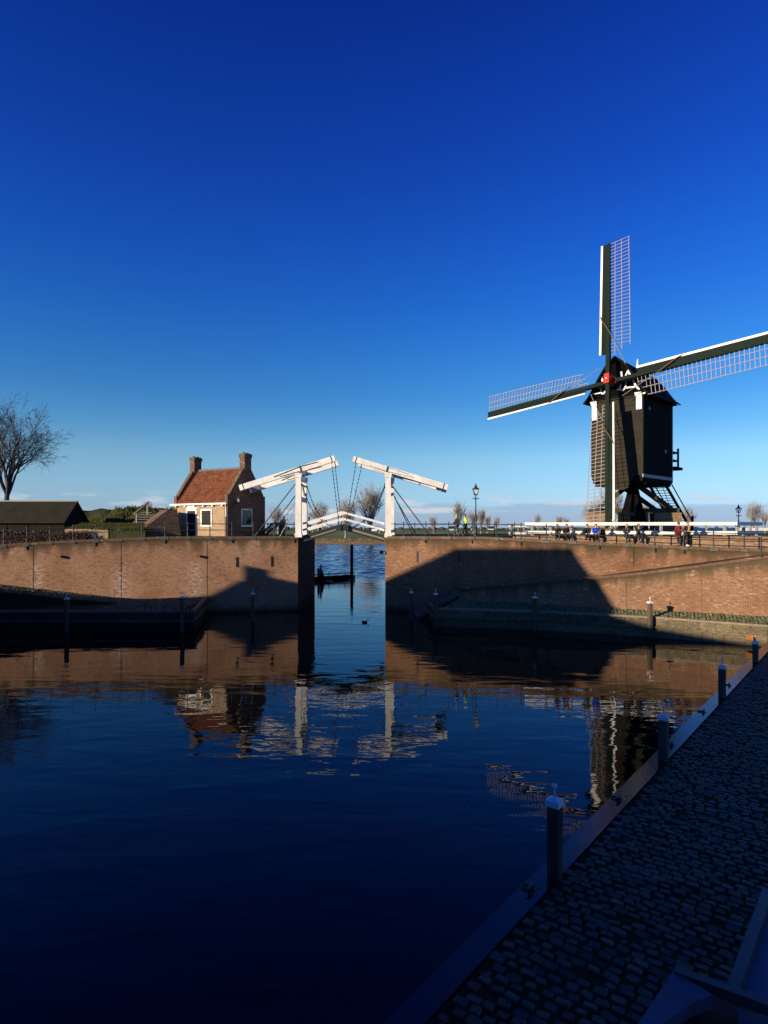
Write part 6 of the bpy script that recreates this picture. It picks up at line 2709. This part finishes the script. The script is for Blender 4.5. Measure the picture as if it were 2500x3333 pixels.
prof_h = [(-31.0, 10.9), (-28.6, 10.75), (-25.5, 10.15), (-24.7, 8.6), (-23.9, 7.9), (-22, 7.62), (-17.3, 7.62)]
b = MB()
b.prism([su(s_, -31.0, 1.0), su(s_, -17.3, 1.0)] + [su(s_, u_, vz(v_, s_)) for u_, v_ in reversed(prof_h)], AZ * -6.0)
box_uv(b.build('wall', M['town_brick'], t))
for (u0, u1, s0, s1, v_, lab) in ((-17.6, -6.8, -23.3, -14.2, 7.7, 'middle brick row house beside the camera, out of the picture'),
                                  (-7.1, 6.2, -22.7, -13.8, 8.6, 'brick row house just left behind the camera, out of the picture'),
                                  (5.9, 20.0, -23.1, -14.4, 9.0, 'brick row house farthest behind the camera, out of the picture')):
    gable_house('town_house', u0, u1, s0, s1, vz(v_, (s0 + s1) / 2) - 3.6, vz(v_, (s0 + s1) / 2), lab)
gable_house('town_house', -64, -51.2, -23, -15.2, vz(1.9, -19) - 2.5, vz(1.9, -19), 'far left low row house beyond the harbour corner, out of the picture')

# ------------------------------------------------------------------ terrace with metal parapet below the camera
b = MB()
b.prism([(-2.5, -8, 5.0), (12, -8, 5.0), (12, 1.12, 5.0), (-2.5, 1.12, 5.0)], (0, 0, -4.2))
tag(b.build('terrace', M['paving']), kind='structure')
PH = 1.02      # parapet top below the eye


def pp(x, y, h_=PH):
    Y = F * h_ / (y - HY)
    return Vector(((x - 1250) * Y / F, Y, H - h_))


t = thing('parapet_cap', pp(2200, 3200), 'smooth blue-grey metal parapet corner at the bottom right, right below the camera', 'parapet')
b = MB()
b.prism([pp(2192, 3160), pp(2322, 3238), pp(2255, 3262), pp(2150, 3335), pp(2020, 3470), pp(1985, 3470)], (0, 0, -.03))
b.build('cap_plate', M['steel'], t)
b = MB()
a_, c_ = pp(2192, 3158), pp(2620, 3312)
b.bar(a_ + Vector((.004, .0, -.008)), c_ + Vector((.004, .0, -.008)), .022, .024)
b.build('rim', M['steel_rim'], t)
b = MB()
b.prism([pp(2322, 3240, 1.06), pp(2620, 3330, 1.06), pp(2620, 3520, 1.06), pp(2040, 3520, 1.06), pp(2150, 3340, 1.06), pp(2250, 3268, 1.06)], (0, 0, -.03))
b.build('inner_tray', M['steel_dark'], t)
b = MB()
b.prism([pp(2400, 3282, 1.05), pp(2640, 3345, 1.05), pp(2640, 3520, 1.05), pp(2420, 3520, 1.05)], (0, 0, -.005))
b.build('inner_plate', M['steel'], t)
t = thing('sloping_panel', pp(2450, 3100, 1.25), 'smooth blue metal panel with a raised grey edge at the lower right edge', 'panel')
b = MB()
b.prism([pp(2398, 3236, 1.25), pp(2506, 2925, 1.25), pp(2800, 2960, 1.25), pp(2800, 3330, 1.25)], (0, 0, -.03))
b.build('panel', M['steel'], t)
b = MB()
b.bar(pp(2388, 3240, 1.25), pp(2500, 2918, 1.25), .03, .05)
b.build('edge_rim', M['steel_rim'], t)
b = MB()
b.prism([(.5, .9, 5.0), (3.2, .9, 5.0), (3.2, 1.1, 5.0), (.5, 1.1, 5.0)], (0, 0, .3))
tag(b.build('terrace_kerb', M['paving']), kind='structure')
